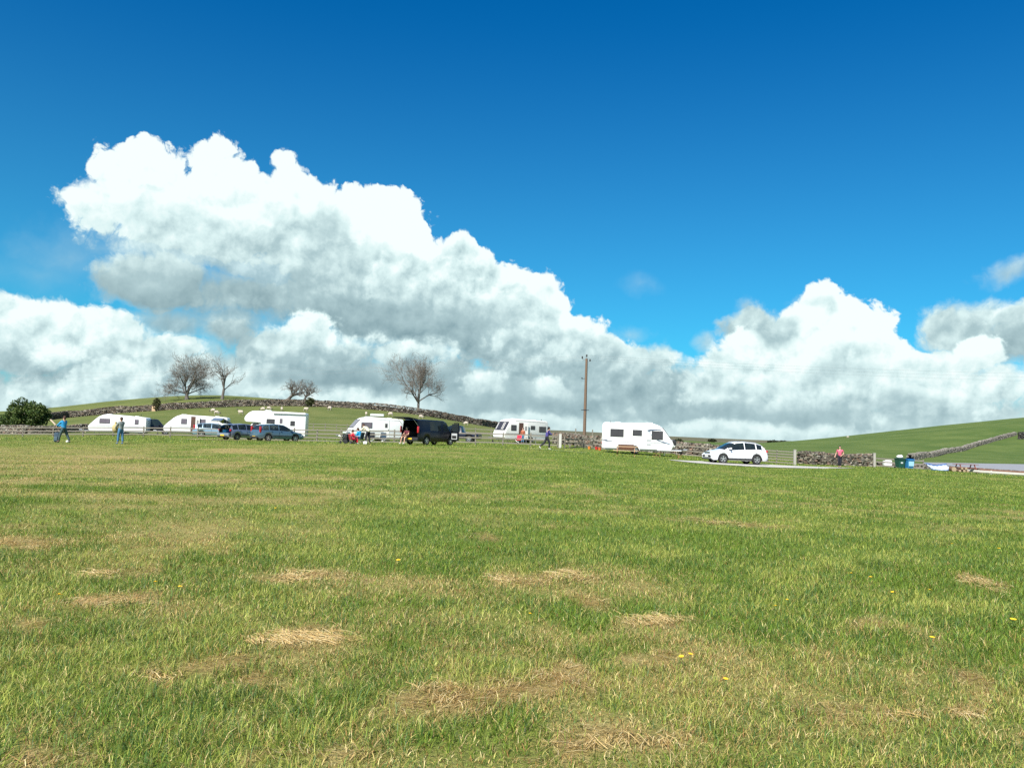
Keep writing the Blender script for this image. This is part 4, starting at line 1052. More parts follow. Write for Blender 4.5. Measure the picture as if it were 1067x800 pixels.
# ------------------------------------------------------------------ leafy bushes
def bush(name, label, px, Y, w, h, seed, n=9000, leaf=0.16, pal=None, spikes=0, cat='bush'):
    rg = np.random.default_rng(seed); p = spot(px, Y)
    t = thing(name, label, cat, p)
    pal = np.array(pal or [(0.060, 0.105, 0.025), (0.10, 0.15, 0.035), (0.045, 0.08, 0.022), (0.14, 0.185, 0.05)])
    nc = 110
    cc = rg.normal(0, 1, (nc, 3)); cc /= np.linalg.norm(cc, axis=1)[:, None]; cc *= rg.uniform(0.2, 0.92, nc)[:, None] ** 0.6
    cc[:, 2] = np.abs(cc[:, 2]) if False else cc[:, 2]
    C_ = cc * np.array([w/2, w/2*0.8, h/2]) + np.array([0, 0, h*0.52])
    rad_ = rg.uniform(0.05, 0.16, nc) * w * 0.75
    k = rg.integers(0, nc, n)
    d = rg.normal(0, 1, (n, 3)); d /= np.linalg.norm(d, axis=1)[:, None]
    c = C_[k] + d * (rad_[k] * rg.uniform(0.55, 1.08, n))[:, None] * np.array([1, 1, 0.75])
    ok = (c[:, 2] > 0.05); c = c[ok]; k = k[ok]; n = len(c)
    u = rg.normal(0, 1, (n, 3)); u /= np.linalg.norm(u, axis=1)[:, None]
    v = np.cross(u, rg.normal(0, 1, (n, 3))); v /= np.linalg.norm(v, axis=1)[:, None]
    s = leaf * rg.uniform(0.6, 1.3, n)[:, None]
    V = np.stack([c - u*s, c + v*s*0.55, c + u*s, c - v*s*0.55], 1).reshape(-1, 3)
    Fq = np.arange(n*4).reshape(-1, 4)
    me = bpy.data.meshes.new('foliage'); me.from_pydata(V.tolist(), [], Fq.tolist())
    colr = pal[(rg.integers(0, len(pal), nc)[k] + rg.integers(0, 2, n)) % len(pal)] * rg.uniform(0.75, 1.25, n)[:, None]
    cv = np.ones((n, 4, 4)); cv[:, :, :3] = colr[:, None, :]
    set_color_attr(me, 'tint', cv.reshape(-1, 4)); me.materials.append(GRASS)
    o = bpy.data.objects.new('foliage', me); COL.objects.link(o); o.parent = t
    st = MB(); r2 = random.Random(seed)
    for j in range(10):
        q = C_[r2.randrange(nc)]; st.tube([(r2.uniform(-.15, .15)*w*.3, 0, -0.1), (q[0]*.5, q[1]*.5, q[2]*.55), (q[0], q[1], q[2])], [0.07, 0.05, 0.02], 5)
    for j in range(spikes):
        a = r2.uniform(-0.2, 1.2); st.tube([(w*.3*math.cos(a), 0, h*.7), (w*.52*math.cos(a)+.2, 0, h*.78 + .5*math.sin(a)*h*.2)], [0.03, 0.015], 4)
    st.build('stem', BARK, t)
    return t
bush('leafy_bush', "broad dark green leafy bush over the low stone wall at the far left edge", 28, 112, 5.4, 4.3, 2, n=15000, leaf=0.13, spikes=5)
bush('hedge_bush', "low dark green hedge at the left edge behind the big bush", -12, 118, 7.0, 2.4, 9, n=6000, leaf=0.14)
bush('small_conifer', "small dark pointed shrub growing at the hilltop wall, left of the trees", 163, 184, 1.9, 3.0, 3, n=2500, leaf=0.12, pal=[(0.05, 0.07, 0.02), (0.09, 0.10, 0.03), (0.12, 0.10, 0.05)])
bush('round_bush', "small round bush growing against the hilltop wall under the bent thorn trees", 322.5, 186, 2.3, 2.0, 4, n=2500, leaf=0.12, pal=[(0.07, 0.09, 0.025), (0.12, 0.13, 0.04), (0.04, 0.05, 0.02)])
bush('low_bush', "dark low bush rising behind the stone wall right of the big caravan", 706, 120, 1.6, 1.25, 6, n=4000, leaf=0.15, pal=[(0.05, 0.065, 0.025), (0.08, 0.085, 0.035), (0.035, 0.045, 0.02)])
for k_, (px_, Y_, w_, h_, lb_) in enumerate([(742, 700, 7, 2.6, "dark far copse on the skyline just left of the white car"), (806, 560, 8, 2.2, "small dark far copse on the skyline where the right hill begins"), (816, 540, 5, 1.8, "tiny far bush right of the small copse where the right hill begins")]):
    bush('far_copse', lb_, px_, Y_, w_, h_, 40 + k_, n=1500, leaf=0.7, pal=[(0.04, 0.05, 0.025), (0.06, 0.065, 0.03)], cat='copse')
# the pale stone seen at the foot of the pointed shrub
m = MB(); m.rbox((0, 0, 0.55), (0.9, 0.5, 1.2), 0.12); o = m.build('standing_stone', simple("tan_stone", (.55, .38, .24), .9, var=.2, bump=.4), smooth=True); o.location = spot(160.5, 185); tag(o, "tan block of stone standing at the foot of the pointed shrub by the hilltop wall", 'stone')

# ------------------------------------------------------------------ track, hard standing, grey roof
def ribbon(name, path, w, mat, lift=0.02, kind='structure', label=None, ragged=0.25, step=0.8):
    P2 = [Vector((spot(px, Y).x, Y)) for px, Y in path]
    pts = []
    for i in range(len(P2) - 1):
        n = max(2, int((P2[i+1] - P2[i]).length / step))
        pts += [P2[i].lerp(P2[i+1], k / n) for k in range(n)]
    pts.append(P2[-1]); V = []; F = []
    nw = 5
    for i, p in enumerate(pts):
        d = (pts[min(i+1, len(pts)-1)] - pts[max(i-1, 0)]).normalized(); nr = Vector((-d.y, d.x))
        f = i / (len(pts) - 1); ww = (w if not callable(w) else w(f))
        for j in range(nw):
            e = (j / (nw - 1) - .5) * (ww + (ragged * (float(fbm(i * .35, j * 9., 3, 3)) - .5) if j in (0, nw-1) else 0))
            q = p + nr * e; V.append((q.x, q.y, gz(q.x, q.y) + lift))
    for i in range(len(pts) - 1):
        for j in range(nw - 1): a = i * nw + j; F.append((a, a + nw, a + nw + 1, a + 1))
    o = mesh_obj(name, V, F, mat, None, True)
    return tag(o, label, None, None, kind)
GRAVEL = simple("pale_gravel", (0.43, 0.41, 0.365), 0.95, var=0.35, scale=1.5, bump=0.6)
ribbon('gravel_track', [(698, 61.5), (730, 60.8), (770, 60.6), (800, 61.4), (830, 62.6), (860, 64.2), (890, 66)], lambda f: min(6.0, 1.0 + 40 * f) if f < .55 else 6.0 - 5.6 * (f - .55) / .45, GRAVEL, 0.03, ragged=1.1, step=.5)
ribbon('worn_path', [(551, 63.0), (575, 62.6), (600, 62.2), (612, 62)], 0.35, simple("worn_grass", (.34, .32, .2), .95, var=.2), 0.10)
ribbon('bare_earth_strip', [(196, 77), (235, 75.5), (270, 74), (318, 73.5), (334, 73.5)], 1.3, simple("tan_earth", (.40, .31, .18), .95, var=.25, bump=.4), 0.06)
ribbon('track', [(925, 79.5), (985, 78), (1060, 75), (1130, 72)], 2.4, simple("grey_track", (.34, .34, .34), .95, var=.2, bump=.3), 0.05)
def grey_roof():
    # a long low building lying in the dip: only its shallow roof shows above the boundary
    a = at(962, 481.5, 128); b = at(1120, 484.5, 122)
    t = thing('long_shed', "long low shed with a pale grey roof in the dip at the right edge", 'shed', (a.x, a.y, a.z - 2.6))
    d = (b - a); d.z = 0; L = d.length; t.rotation_euler = (0, 0, math.atan2(d.y, d.x))
    rise = b.z - a.z
    W = 16.0
    m = MB()
    m.add([(0, 0, 2.6), (L, 0, 2.6 + rise), (L + .5, -W, 0.75 + rise), (-.9, -W, 1.35), (0, 0, 2.5), (L, 0, 2.5 + rise), (L + .5, -W, 0.65 + rise), (-.9, -W, 1.25)], [(0, 3, 2, 1), (4, 5, 6, 7), (0, 1, 5, 4), (1, 2, 6, 5), (2, 3, 7, 6), (3, 0, 4, 7)])
    m.build('roof', simple("grey_sheet", (0.235, 0.24, 0.245), 0.6, var=0.06, scale=1.5), t)
    w2 = MB(); w2.box((L/2, -W + 0.6, -1.4 + rise/2), (L - .4, 0.2, 4.0)); w2.box((L/2, -0.4, -0.6 + rise/2), (L - .6, 0.2, 5.6)); w2.build('wall', simple("block_wall", (.3, .29, .27), .9, var=.1), t)
    for k in range(4):
        u = 0.55 + 0.11 * k; f = 0.72
        m = MB(); z = 2.6 + (rise * u) + (1.35 - 2.6) * f + (0.75 - 1.35 + 0.0) * f * u
        m.box((L * u, -W * f, z + 0.10), (1.6, 1.9, 0.05), rot=(R(4.5), 0, 0)); m.build('rooflight', simple("blue_rooflight", (.12, .22, .36), .3), t)
grey_roof()
# ------------------------------------------------------------------ caravans
def panel(m, a, b, y0, y1, off, th=0.03, inset=0.0):
    """flat panel lying on the sloping profile edge a-b (x,z), from y0 to y1, standing off outward"""
    a, b = Vector((a[0], 0, a[1])), Vector((b[0], 0, b[1])); d = (b - a).normalized(); nrm = Vector((d.z, 0, -d.x))
    if nrm.x < 0: nrm = -nrm
    a = a + d * inset; b = b - d * inset
    q = []
    for o in (off, off + th):
        q += [a + nrm * o + Vector((0, y0, 0)), a + nrm * o + Vector((0, y1, 0)), b + nrm * o + Vector((0, y1, 0)), b + nrm * o + Vector((0, y0, 0))]
    m.add(q, [(3, 2, 1, 0), (4, 5, 6, 7), (0, 1, 5, 4), (1, 2, 6, 5), (2, 3, 7, 6), (3, 0, 4, 7)])
def shell(prof, w, mat, parent, name='body', r=0.09):
    """extrude a closed x,z outline over the width with softened side edges"""
    c = Vector((sum(p[0] for p in prof) / len(prof), sum(p[1] for p in prof) / len(prof)))
    n = len(prof); V = []; F = []
    lay = [(-w/2, 1), (-w/2 + r*.3, .35), (-w/2 + r, 0), (w/2 - r, 0), (w/2 - r*.3, .35), (w/2, 1)]
    for (y, k) in lay:
        for (x, z) in prof:
            d = Vector((x, z)) - c
            V.append((x - math.copysign(min(r*k*.6, abs(d.x)), d.x), y, z - (r*k*.6 if d.y > 0 else 0)))
    for j in range(len(lay) - 1):
        for i in range(n): F.append((j*n + i, j*n + (i+1) % n, (j+1)*n + (i+1) % n, (j+1)*n + i))
    F.append(tuple(range(n))); F.append(tuple(reversed(range((len(lay)-1)*n, len(lay)*n))))
    m = MB(); m.add(V, F); return m.build(name, mat, parent, True)
def round_prof(prof, rad):
    out = []; n = len(prof)
    for i, p in enumerate(prof):
        r = rad[i] if isinstance(rad, (list, tuple)) else rad
        a, b, c = Vector(prof[i-1]), Vector(p), Vector(prof[(i+1) % n])
        if r <= 0: out.append(tuple(b)); continue
        u = (a - b); v = (c - b); ru = min(r, u.length*.45); rv = min(r, v.length*.45)
        s, e = b + u.normalized()*ru, b + v.normalized()*rv
        for k in range(6):
            t = k / 5; out.append(tuple(s*(1-t)**2 + b*2*t*(1-t) + e*t*t))
    return out
def side_win(parent, x, z, w, h, y, side, frame=BLACKP, glass=None, blind=False):
    """framed acrylic window on a side wall"""
    m = MB(); yo = side * (y + 0.012)
    m.rbox((x, yo, z), (w, 0.03, h), 0.05); f = m.build('window', frame, parent)
    g_ = MB(); g_.rbox((x, side * (y + 0.030), z), (w - 0.07, 0.012, h - 0.07), 0.04); g_.build('pane', glass or GLASS_D, f)
    if blind:
        b = MB(); b.box((x, side * (y + 0.040), z + h*.12), (w - 0.14, 0.008, h*.45)); b.build('blind', BLIND, f)
    return f
GLASS_D = simple("smoked_acrylic", (0.05, 0.048, 0.055), 0.12, var=0.3, scale=2.0, spec=0.6)
GLASS_P = simple("pale_smoked_acrylic", (0.14, 0.12, 0.15), 0.12, var=0.5, scale=3.0, spec=0.6)
def caravan(label, px, Y, rz, L=5.2, Wd=2.2, H=2.55, front='slope', side=1, wins=(), door=None, door_open=False, stripe=None, awning_rail=True, fw=(0.5, 0.9, 1), group='touring caravans in the field',
            mat=None, front_rake=0.75, nose=0.0, roof_drop=0.12, axle=-0.2, deflect=False, z_off=0.0, glass=None, extras=None, locker=True, front_split=3, skirt_z=0.42, hitch=True, front_blind=False):
    """x forward (towards the drawbar); side=+1 is the wall on the local left"""
    mat = mat or WHITE; p = spot(px, Y)
    t = thing('caravan', label, 'caravan', (p.x, p.y, p.z + z_off), rz, group)
    x0, x1 = -L/2, L/2
    prof = [(x0, skirt_z), (x1 - 0.12, skirt_z), (x1, 0.85), (x1 - front_rake * 0.16, 1.15 + nose), (x1 - front_rake, H - 0.28), (x1 - front_rake - 0.7, H), (x0 + 0.12, H - roof_drop), (x0, H - roof_drop - 0.25)]
    pr = round_prof(prof, [0.1, 0.2, 0.12, 0.25, 0.3, 0.6, 0.18, 0.1])
    shell(pr, Wd, mat, t)
    # windows of the sloping front
    a, b = prof[3], prof[4]; av, bv = Vector(a), Vector(b)
    f0, f1 = 0.14, 0.94
    A, B = av.lerp(bv, f0), av.lerp(bv, f1)
    n = front_split; span = Wd - 0.36
    fr = MB(); panel(fr, A, B, -span/2 - .03, span/2 + .03, 0.0, 0.035); frame = fr.build('front_window', BLACKP, t)
    A2, B2 = av.lerp(bv, f0 + .04), av.lerp(bv, f1 - .04)
    for k in range(n):
        ya = -span/2 + span * k / n + 0.035; yb = -span/2 + span * (k + 1) / n - 0.035
        q = MB(); panel(q, A2, B2, ya, yb, 0.036, 0.012); q.build('pane', glass or GLASS_D, frame)
        if front_blind:
            for jj in range(1):
                q = MB(); u0 = ya + (yb - ya) * (0.06 + 0.7 * (k % 2)); panel(q, A2, B2, u0, u0 + (yb - ya) * .2, 0.05, 0.006, 0.05); q.build('curtain', BLIND, frame)
    if locker:
        q = MB(); panel(q, (x1, 0.56), (x1 - front_rake*.13, 1.10 + nose), -Wd/2 + .25, Wd/2 - .25, 0.008, 0.02); q.build('gas_locker_door', simple("shell_seam", (.66, .66, .64), .4, var=.04), t)
    for s in (1, -1):
        q = MB(); q.rbox((x1 - 0.02, s*(Wd/2 - .22), 0.72), (0.08, 0.2, 0.10), .02); q.build('front_lamp', LAMPW, t)
        q = MB(); q.rbox((x0 - 0.01, s*(Wd/2 - .25), 0.85), (0.06, 0.28, 0.12), .02); q.build('rear_lamp', LAMPR, t)
        q = MB(); q.tube([(x1 + .02, s*(Wd/2 - .12), .95), (x1 + .09, s*(Wd/2 - .12), 1.0), (x1 + .02 - .04, s*(Wd/2 - .12), 1.2)], .015, 6); q.build('grab_handle', BLACKP, t)
    # waist stripe and lower moulding on both long walls
    for s in (1, -1):
        q = MB(); q.box((0.05 - .1, s*(Wd/2 + .002), 0.98), (L - .5, .012, 0.04)); q.build('waist_stripe', STRIPE, t)
        q = MB(); q.box((-.1, s*(Wd/2 + .006), skirt_z + .07), (L - .35, .02, 0.14)); q.build('side_skirt', simple("grey_skirt", (.55, .56, .56), .5, var=.05), t)
        if awning_rail:
            q = MB(); q.box((-0.5, s*(Wd/2 - .01), H - roof_drop*.6 - 0.19), (L - 2.0, .03, 0.035), rot=(0, -roof_drop / L * .6, 0)); q.build('awning_rail', STRIPE, t)
    for (x, z, w, h) in wins:
        for s in (1, -1): side_win(t, x, z, w, h, Wd/2, s, glass=glass)
    if door is not None:
        x, w, dz = door; h = 1.72
        if not door_open:
            q = MB(); q.rbox((x, side*(Wd/2 + .004), dz + h/2), (w + .03, .02, h + .03), .03); sm = q.build('door_frame', simple("door_seam", (.42, .42, .42), .6), t)
            q = MB(); q.rbox((x, side*(Wd/2 + .014), dz + h/2), (w - .02, .02, h - .02), .03); d = q.build('door', mat, t)
            q = MB(); q.rbox((x + .05, side*(Wd/2 + .032), dz + 1.22), (.26, .02, .42), .03); q.build('door_pane', GLASS_D, d)
            q = MB(); q.rbox((x - w*.32, side*(Wd/2 + .035), dz + .78), (.06, .03, .14), .01); q.build('handle', BLACKP, d)
        else:
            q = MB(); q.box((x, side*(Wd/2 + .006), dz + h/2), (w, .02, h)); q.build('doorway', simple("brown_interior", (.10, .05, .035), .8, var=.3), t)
            q = MB(); q.rbox((x - w/2 - w*.42, side*(Wd/2 + .12), dz + h/2), (w*.92, .035, h), .02, rot=(0, 0, -side*.25)); d = q.build('door', CREAM, t)
            q = MB(); q.rbox((x - w/2 - w*.42, side*(Wd/2 + .145), dz + h*.66), (.24, .02, .45), .03, rot=(0, 0, -side*.25)); q.build('door_pane', simple("door_grey", (.25, .24, .24), .4), d)
        q = MB(); q.rbox((x, side*(Wd/2 + .3), .14), (.55, .35, .1), .02); [q.box((x + i*.22, side*(Wd/2 + .3 + j*.12), .05), (.04, .04, .14)) for i in (-1, 1) for j in (-1, 1)]; q.build('step', BLACKP, t)
    # running gear
    for s in (1, -1):
        wheel(t, axle, s*(Wd/2 - .03), 0.33, 0.18, 6, ALLOY, s)
        q = MB()
        for k in range(9):
            a0 = math.pi * (k + .5) / 9; q.box((axle + math.cos(a0)*.40, s*(Wd/2 + .012), .32 + math.sin(a0)*.40), (.15, .05, .035), rot=(0, -(a0 - math.pi/2), 0))
        q.build('wheel_arch', mat, t)
    q = MB()
    for k in range(13):
        a0 = math.pi * k / 12; 
    q.disc((axle, 0, .37), (0, 1, 0), .385, Wd + .006, 24); q.build('wheel_well', BLACKP, t)
    q = MB(); q.box((0, 0, skirt_z - .07), (L - .6, Wd - .5, .12)); q.tube([(axle, -Wd/2 + .2, .32), (axle, Wd/2 - .2, .32)], .05, 8); q.build('chassis', STEEL, t)
    for (xx, yy) in ((x0 + .4, .8), (x0 + .4, -.8), (x1 - .6, .8), (x1 - .6, -.8)):
        q = MB(); q.tube([(xx, yy, skirt_z), (xx + (.12 if xx < 0 else -.12), yy, 0.02)], .022, 6); q.box((xx + (.12 if xx < 0 else -.12), yy, .015), (.12, .12, .03)); q.build('corner_steady', STEEL, t)
    if hitch:
        q = MB(); q.tube([(x1 - .2, .7, .42), (x1 + .95, .05, .42)], .045, 6); q.tube([(x1 - .2, -.7, .42), (x1 + .95, -.05, .42)], .045, 6); q.rbox((x1 + 1.08, 0, .46), (.34, .1, .12), .03); q.box((x1 + .55, 0, .45), (.5, .5, .03)); q.build('drawbar', STEEL, t)
        q = MB(); q.tube([(x1 + .75, .08, .75), (x1 + .75, .08, .16)], .025, 6); q.disc((x1 + .75, .08, .1), (0, 1, 0), .1, .06, 14); q.build('jockey_wheel', BLACKP, t)
    for (xx, ww) in ((x1 - 2.0, .55), (x0 + 1.3, .45)):
        q = MB(); q.rbox((xx, 0, H - roof_drop * (1 - (xx - x0) / L) + 0.04), (ww, ww, .09), .03); q.build('roof_light', simple("roof_vent_white", (.7, .71, .7), .3), t)
    q = MB(); q.tube([(x0 + .7, side*.7, H - .1), (x0 + .7, side*.7, H + .08)], .03, 8); q.build('flue', BLACKP, t)
    if extras: extras(t, L, Wd, H, side)
    return t
G = 'touring caravans in the field'
FW = math.pi    # local x forward: pi turns the drawbar to the left of the view
# seen from the camera the wall shown is local right (side -1) when the drawbar points right, local left (+1) when it points left
caravan("old white caravan at far left with a sloping front, behind the person in grey", 124.5, 98, FW + R(8), L=6.3, H=2.35, side=1, wins=((1.35, 1.55, 1.15, .55), (-2.1, 1.55, .42, .55)), front_rake=1.15, roof_drop=.26, door=None, axle=-.4, front_split=1, glass=GLASS_P)
caravan("white caravan with a dark open door, between the black off-roader and the pale blue car", 205, 97, FW + R(10), L=6.9, H=2.35, side=1, wins=((1.25, 1.6, .62, .6), (-.75, 1.6, .62, .6)), front_rake=1.2, roof_drop=.14, door=(.25, .52, .45), door_open=True, axle=-1.1, front_split=1, glass=GLASS_P)
caravan("white caravan with a wide three pane sloping window, behind the seated campers", 390, 89, FW + R(24), L=5.6, H=2.5, side=1, wins=((1.15, 1.62, 1.15, .58),), front_rake=1.05, roof_drop=.16, door=(-.95, .58, .42), axle=-.6, front_split=3, glass=GLASS_P)
caravan("cream caravan with big dark front windows and its door standing open, right of the pickup", 542, 94, FW + R(36), L=6.0, H=2.6, side=1, wins=((1.75, 1.62, .72, .6), (-.85, 1.7, .6, .42), (-2.2, 1.55, .95, .62)), front_rake=0.8, roof_drop=.12, door=(.75, .6, .45), door_open=True, mat=CREAM, axle=-.6, front_split=3, front_blind=True)
def big_extras(t, L, Wd, H, side):
    y = side * (Wd/2 + .006)
    def decal(pts, name='decal', mat=NAVYTRIM, w=.05):
        q = MB()
        for i in range(len(pts) - 1):
            a, b = Vector((pts[i][0], y, pts[i][1])), Vector((pts[i+1][0], y, pts[i+1][1]))
            d = b - a; q.box((a + b)/2, (d.length, .012, w * (1 if not callable(w) else 1)), rot=(0, -math.atan2(d.z, d.x), 0))
        q.build(name, mat, t)
    # blue swoosh round the front side window
    def sheet(poly, name, mat, o=.004):
        q = MB(); n = len(poly); yy = y + side*o
        q.add([(a, yy, b) for a, b in poly] + [(a, yy - side*.006, b) for a, b in poly], [tuple(range(n)), tuple(reversed(range(n, 2*n)))] + [(k, (k+1) % n, (k+1) % n + n, k + n) for k in range(n)]); q.build(name, mat, t)
    SW = simple("slate_decal", (.10, .13, .18), .3, var=.1); PAL = simple("pale_decal", (.45, .55, .66), .3, var=.05)
    sheet([(.70, 2.02), (1.05, 2.12), (1.5, 2.14), (1.9, 2.10), (2.0, 2.02), (1.5, 2.04), (1.1, 1.98), (.95, 1.88)], 'swoosh', SW)
    sheet([(.78, 1.92), (1.0, 1.84), (1.18, 1.62), (1.10, 1.60), (.92, 1.72)], 'swoosh', PAL, .005)
    sheet([(1.55, 1.30), (1.9, 1.18), (2.4, 1.02), (2.72, .92), (2.60, .90), (2.2, 1.0), (1.8, 1.12), (1.6, 1.2)], 'swoosh', SW, .005)
    sheet([(2.0, 1.16), (2.4, 1.06), (2.75, .98), (2.72, .92), (2.4, 1.02)], 'swoosh', PAL, .006)
    decal([(-2.98, 1.44), (-2.6, 1.42), (-2.25, 1.30), (-2.10, 1.14), (-2.2, 1.04), (-2.55, 1.02), (-2.95, 1.10)], 'rear_loop_decal', NAVYTRIM, .022)
    sheet([(-2.98, 1.16), (-2.5, 1.10), (-2.55, 1.05), (-2.98, 1.08)], 'rear_streak_decal', NAVYTRIM, .004)
    for z in (.82, 1.18):
        q = MB(); q.rbox((.93, y, z), (.42, .02, .2), .02); v = q.build('fridge_vent', simple("vent_grey", (.60, .61, .60), .5), t)
        s_ = MB(); [s_.box((.93, y + side*.012, z - .06 + .04*k), (.34, .01, .012)) for k in range(4)]; s_.build('slat', STRIPE, v)
    q = MB(); [q.box((1.28 + .085*k, y + side*.004, 1.08), (.05, .008, .045 if k % 2 else .03)) for k in range(7)]; q.build('name_lettering', STRIPE, t)
    # drawn curtain behind the shaped nose, front cowl
    q = MB(); q.rbox((L/2 + .03, 0, .98), (.34, 1.5, .62), .12); q.build('front_cowl', WHITE, t, True)
    q = MB(); q.rbox((L/2 + .08, side*.55, 1.08), (.28, .5, .5), .1, rot=(0, -.35, 0)); q.build('cowl_recess', BLACKP, t, True)
caravan("biggest, nearest white caravan with blue swoosh decals and alloy wheel, beside the picnic tables", 663.5, 73, R(-6), L=6.0, H=2.62, side=-1, wins=((-1.75, 1.72, 1.12, .66), (-.05, 1.78, .78, .5), (1.62, 1.62, .95, .72)), front_rake=1.0, roof_drop=.03, axle=-.22, extras=big_extras, front_split=1, nose=.05, z_off=.05)

# ------------------------------------------------------------------ motorhome
def motorhome():
    p = spot(286.5, 90); t = thing('motorhome', "white coachbuilt motorhome with a rounded overcab, behind the parked blue cars", 'motorhome', (p.x, p.y, p.z - .02), FW + R(6))
    L, W, H = 6.5, 2.25, 2.95
    prof = round_prof([(-L/2, .45), (1.35, .45), (1.35, 1.75), (3.0, 1.80), (3.05, 2.25), (2.45, H - .06), (1.6, H), (-L/2 + .1, H - .06), (-L/2, H - .2)], [.05, .02, .02, .25, .35, .4, .3, .15, .1])
    shell(prof, W, WHITE, t)
    cab = round_prof([(1.30, .42), (3.2, .42), (3.25, .95), (3.0, 1.12), (2.55, 1.20), (2.15, 1.74), (1.30, 1.76)], [0, .15, .15, .15, .1, .1, 0])
    shell(cab, 1.95, WHITE, t, 'cab', .12)
    q = MB(); panel(q, (2.58, 1.24), (2.2, 1.72), -.82, .82, .01, .02); q.build('windscreen', GLASS, t)
    for s in (1, -1):
        q = MB(); q.add([(1.55, s*.99, 1.18), (2.42, s*.99, 1.18), (2.10, s*.985, 1.66), (1.55, s*.985, 1.68), (1.55, s*.975, 1.18), (2.42, s*.975, 1.18), (2.10, s*.97, 1.66), (1.55, s*.97, 1.68)], [(0, 1, 2, 3), (7, 6, 5, 4), (0, 4, 5, 1), (1, 5, 6, 2), (2, 6, 7, 3), (3, 7, 4, 0)]); q.build('cab_window', GLASS_D, t)
        q = MB(); q.rbox((2.32, s*1.16, 1.28), (.12, .22, .3), .04); q.build('wing_mirror', WHITE, t, True)
        q = MB(); q.rbox((3.14, s*.72, .86), (.26, .34, .2), .06); q.build('headlight', LAMPW, t, True)
        for wx in (2.35, -1.7): wheel(t, wx, s*(W/2 - .2), .34, .22, 6, ALLOY, s)
        for (x, z, w, h) in ((.35, 1.9, .85, .48), (-1.9, 1.75, .48, .52)): side_win(t, x, z, w, h, W/2, s)
        q = MB(); q.box((-.3, s*(W/2 + .004), 1.0), (4.9, .012, .03)); q.build('waist_stripe', STRIPE, t)
    q = MB(); q.rbox((-.75, W/2 + .01, 1.45), (.62, .02, 1.9), .03); d = q.build('door', simple("door_white", (.7, .7, .68), .4), t)
    q = MB(); q.rbox((-.72, W/2 + .026, 1.95), (.28, .02, .5), .04); q.build('door_pane', GLASS_P, d)
    q = MB(); q.box((-1.55, W/2 + .06, H - .22), (3.3, .12, .10)); q.build('awning_case', simple("awning_grey", (.35, .37, .38), .4), t)
    q = MB(); q.rbox((-2.3, W/2 + .008, 1.0), (.85, .02, .7), .04); q.build('garage_door', simple("door_white", (.7, .7, .68), .4), t)
    q = MB(); q.box((-.2, 0, .42), (5.6, 1.7, .2)); q.build('chassis', BLACKP, t)
    q = MB(); q.rbox((.8, 0, H + .05), (.6, .6, .12), .04); q.build('roof_light', simple("roof_vent_white", (.7, .71, .7), .3), t)
    q = MB(); q.rbox((3.24, 0, .62), (.08, 1.3, .2), .04); q.build('grille', BLACKP, t)
    for s in (1, -1): q = MB(); q.rbox((-L/2 - .01, s*.95, .8), (.05, .14, .34), .02); q.build('rear_lamp', LAMPR, t)
motorhome()

# ------------------------------------------------------------------ cars
def paint(name, col, metal=0.35, rough=0.28, coat=0.6):
    return simple(name, col, rough, metal=metal, var=0.05, scale=3.0, coat=coat)
P_WHITE = paint("white_car_paint", (.80, .81, .82), 0.0, .25)
P_STEEL = paint("blue_grey_paint", (.085, .155, .21), .35, .28)
P_SILVER = paint("silver_blue_paint", (.24, .29, .36), .5, .28)
P_ICE = paint("ice_blue_paint", (.26, .38, .46), .4, .3)
P_NAVY = paint("dark_navy_paint", (.004, .006, .020), .0, .35, .15)
P_BLACK = paint("black_car_paint", (.004, .005, .010), .0, .38, .12)
def white_suv():
    t = car('parked_car', "white crossover car parked on the pale track, facing left", 'car', 765.5, 63.0, FW + R(12), P_WHITE, 4.44, 1.85,
        belt=[(-2.22, .78), (-2.1, 1.02), (-1.4, 1.10), (0, 1.04), (.9, .98), (1.3, .96), (1.9, .84), (2.22, .66)],
        roof=[(-2.22, .80), (-2.15, 1.05), (-1.75, 1.46), (-1.3, 1.58), (-.4, 1.64), (.25, 1.58), (.6, 1.44), (1.28, 1.03), (1.9, .90), (2.22, .68)],
        wheels_x=(-1.32, 1.34), wr=.36, panes=((-.32, .92), (-1.22, -.38), (-1.72, -1.30)), screen=(.42, 1.25), back=(-2.13, -1.72), sill=.26, tumble=.2)
    y = 1.85/2
    for s in (1, -1):
        q = MB(); q.rbox((0, s*(y - .005), .36), (1.9, .04, .14), .03); q.build('sill_trim', BLACKP, t)
        q = MB(); q.tube([(-1.35, s*.62, 1.60), (-.4, s*.64, 1.68), (.2, s*.62, 1.62)], .018, 6); q.build('roof_rail', STEEL, t)
        q = MB(); q.rbox((-2.12, s*.72, .98), (.12, .34, .16), .04); q.build('tail_light', LAMPR, t, True)
    q = MB(); q.rbox((2.20, 0, .80), (.08, .9, .10), .02); q.build('chrome_grille', simple('chrome', (.6, .6, .6), .15, metal=.9), t)
    q = MB(); q.rbox((2.24, 0, .52), (.03, .52, .11), .01); q.build('number_plate', PLATEW, t)
white_suv()
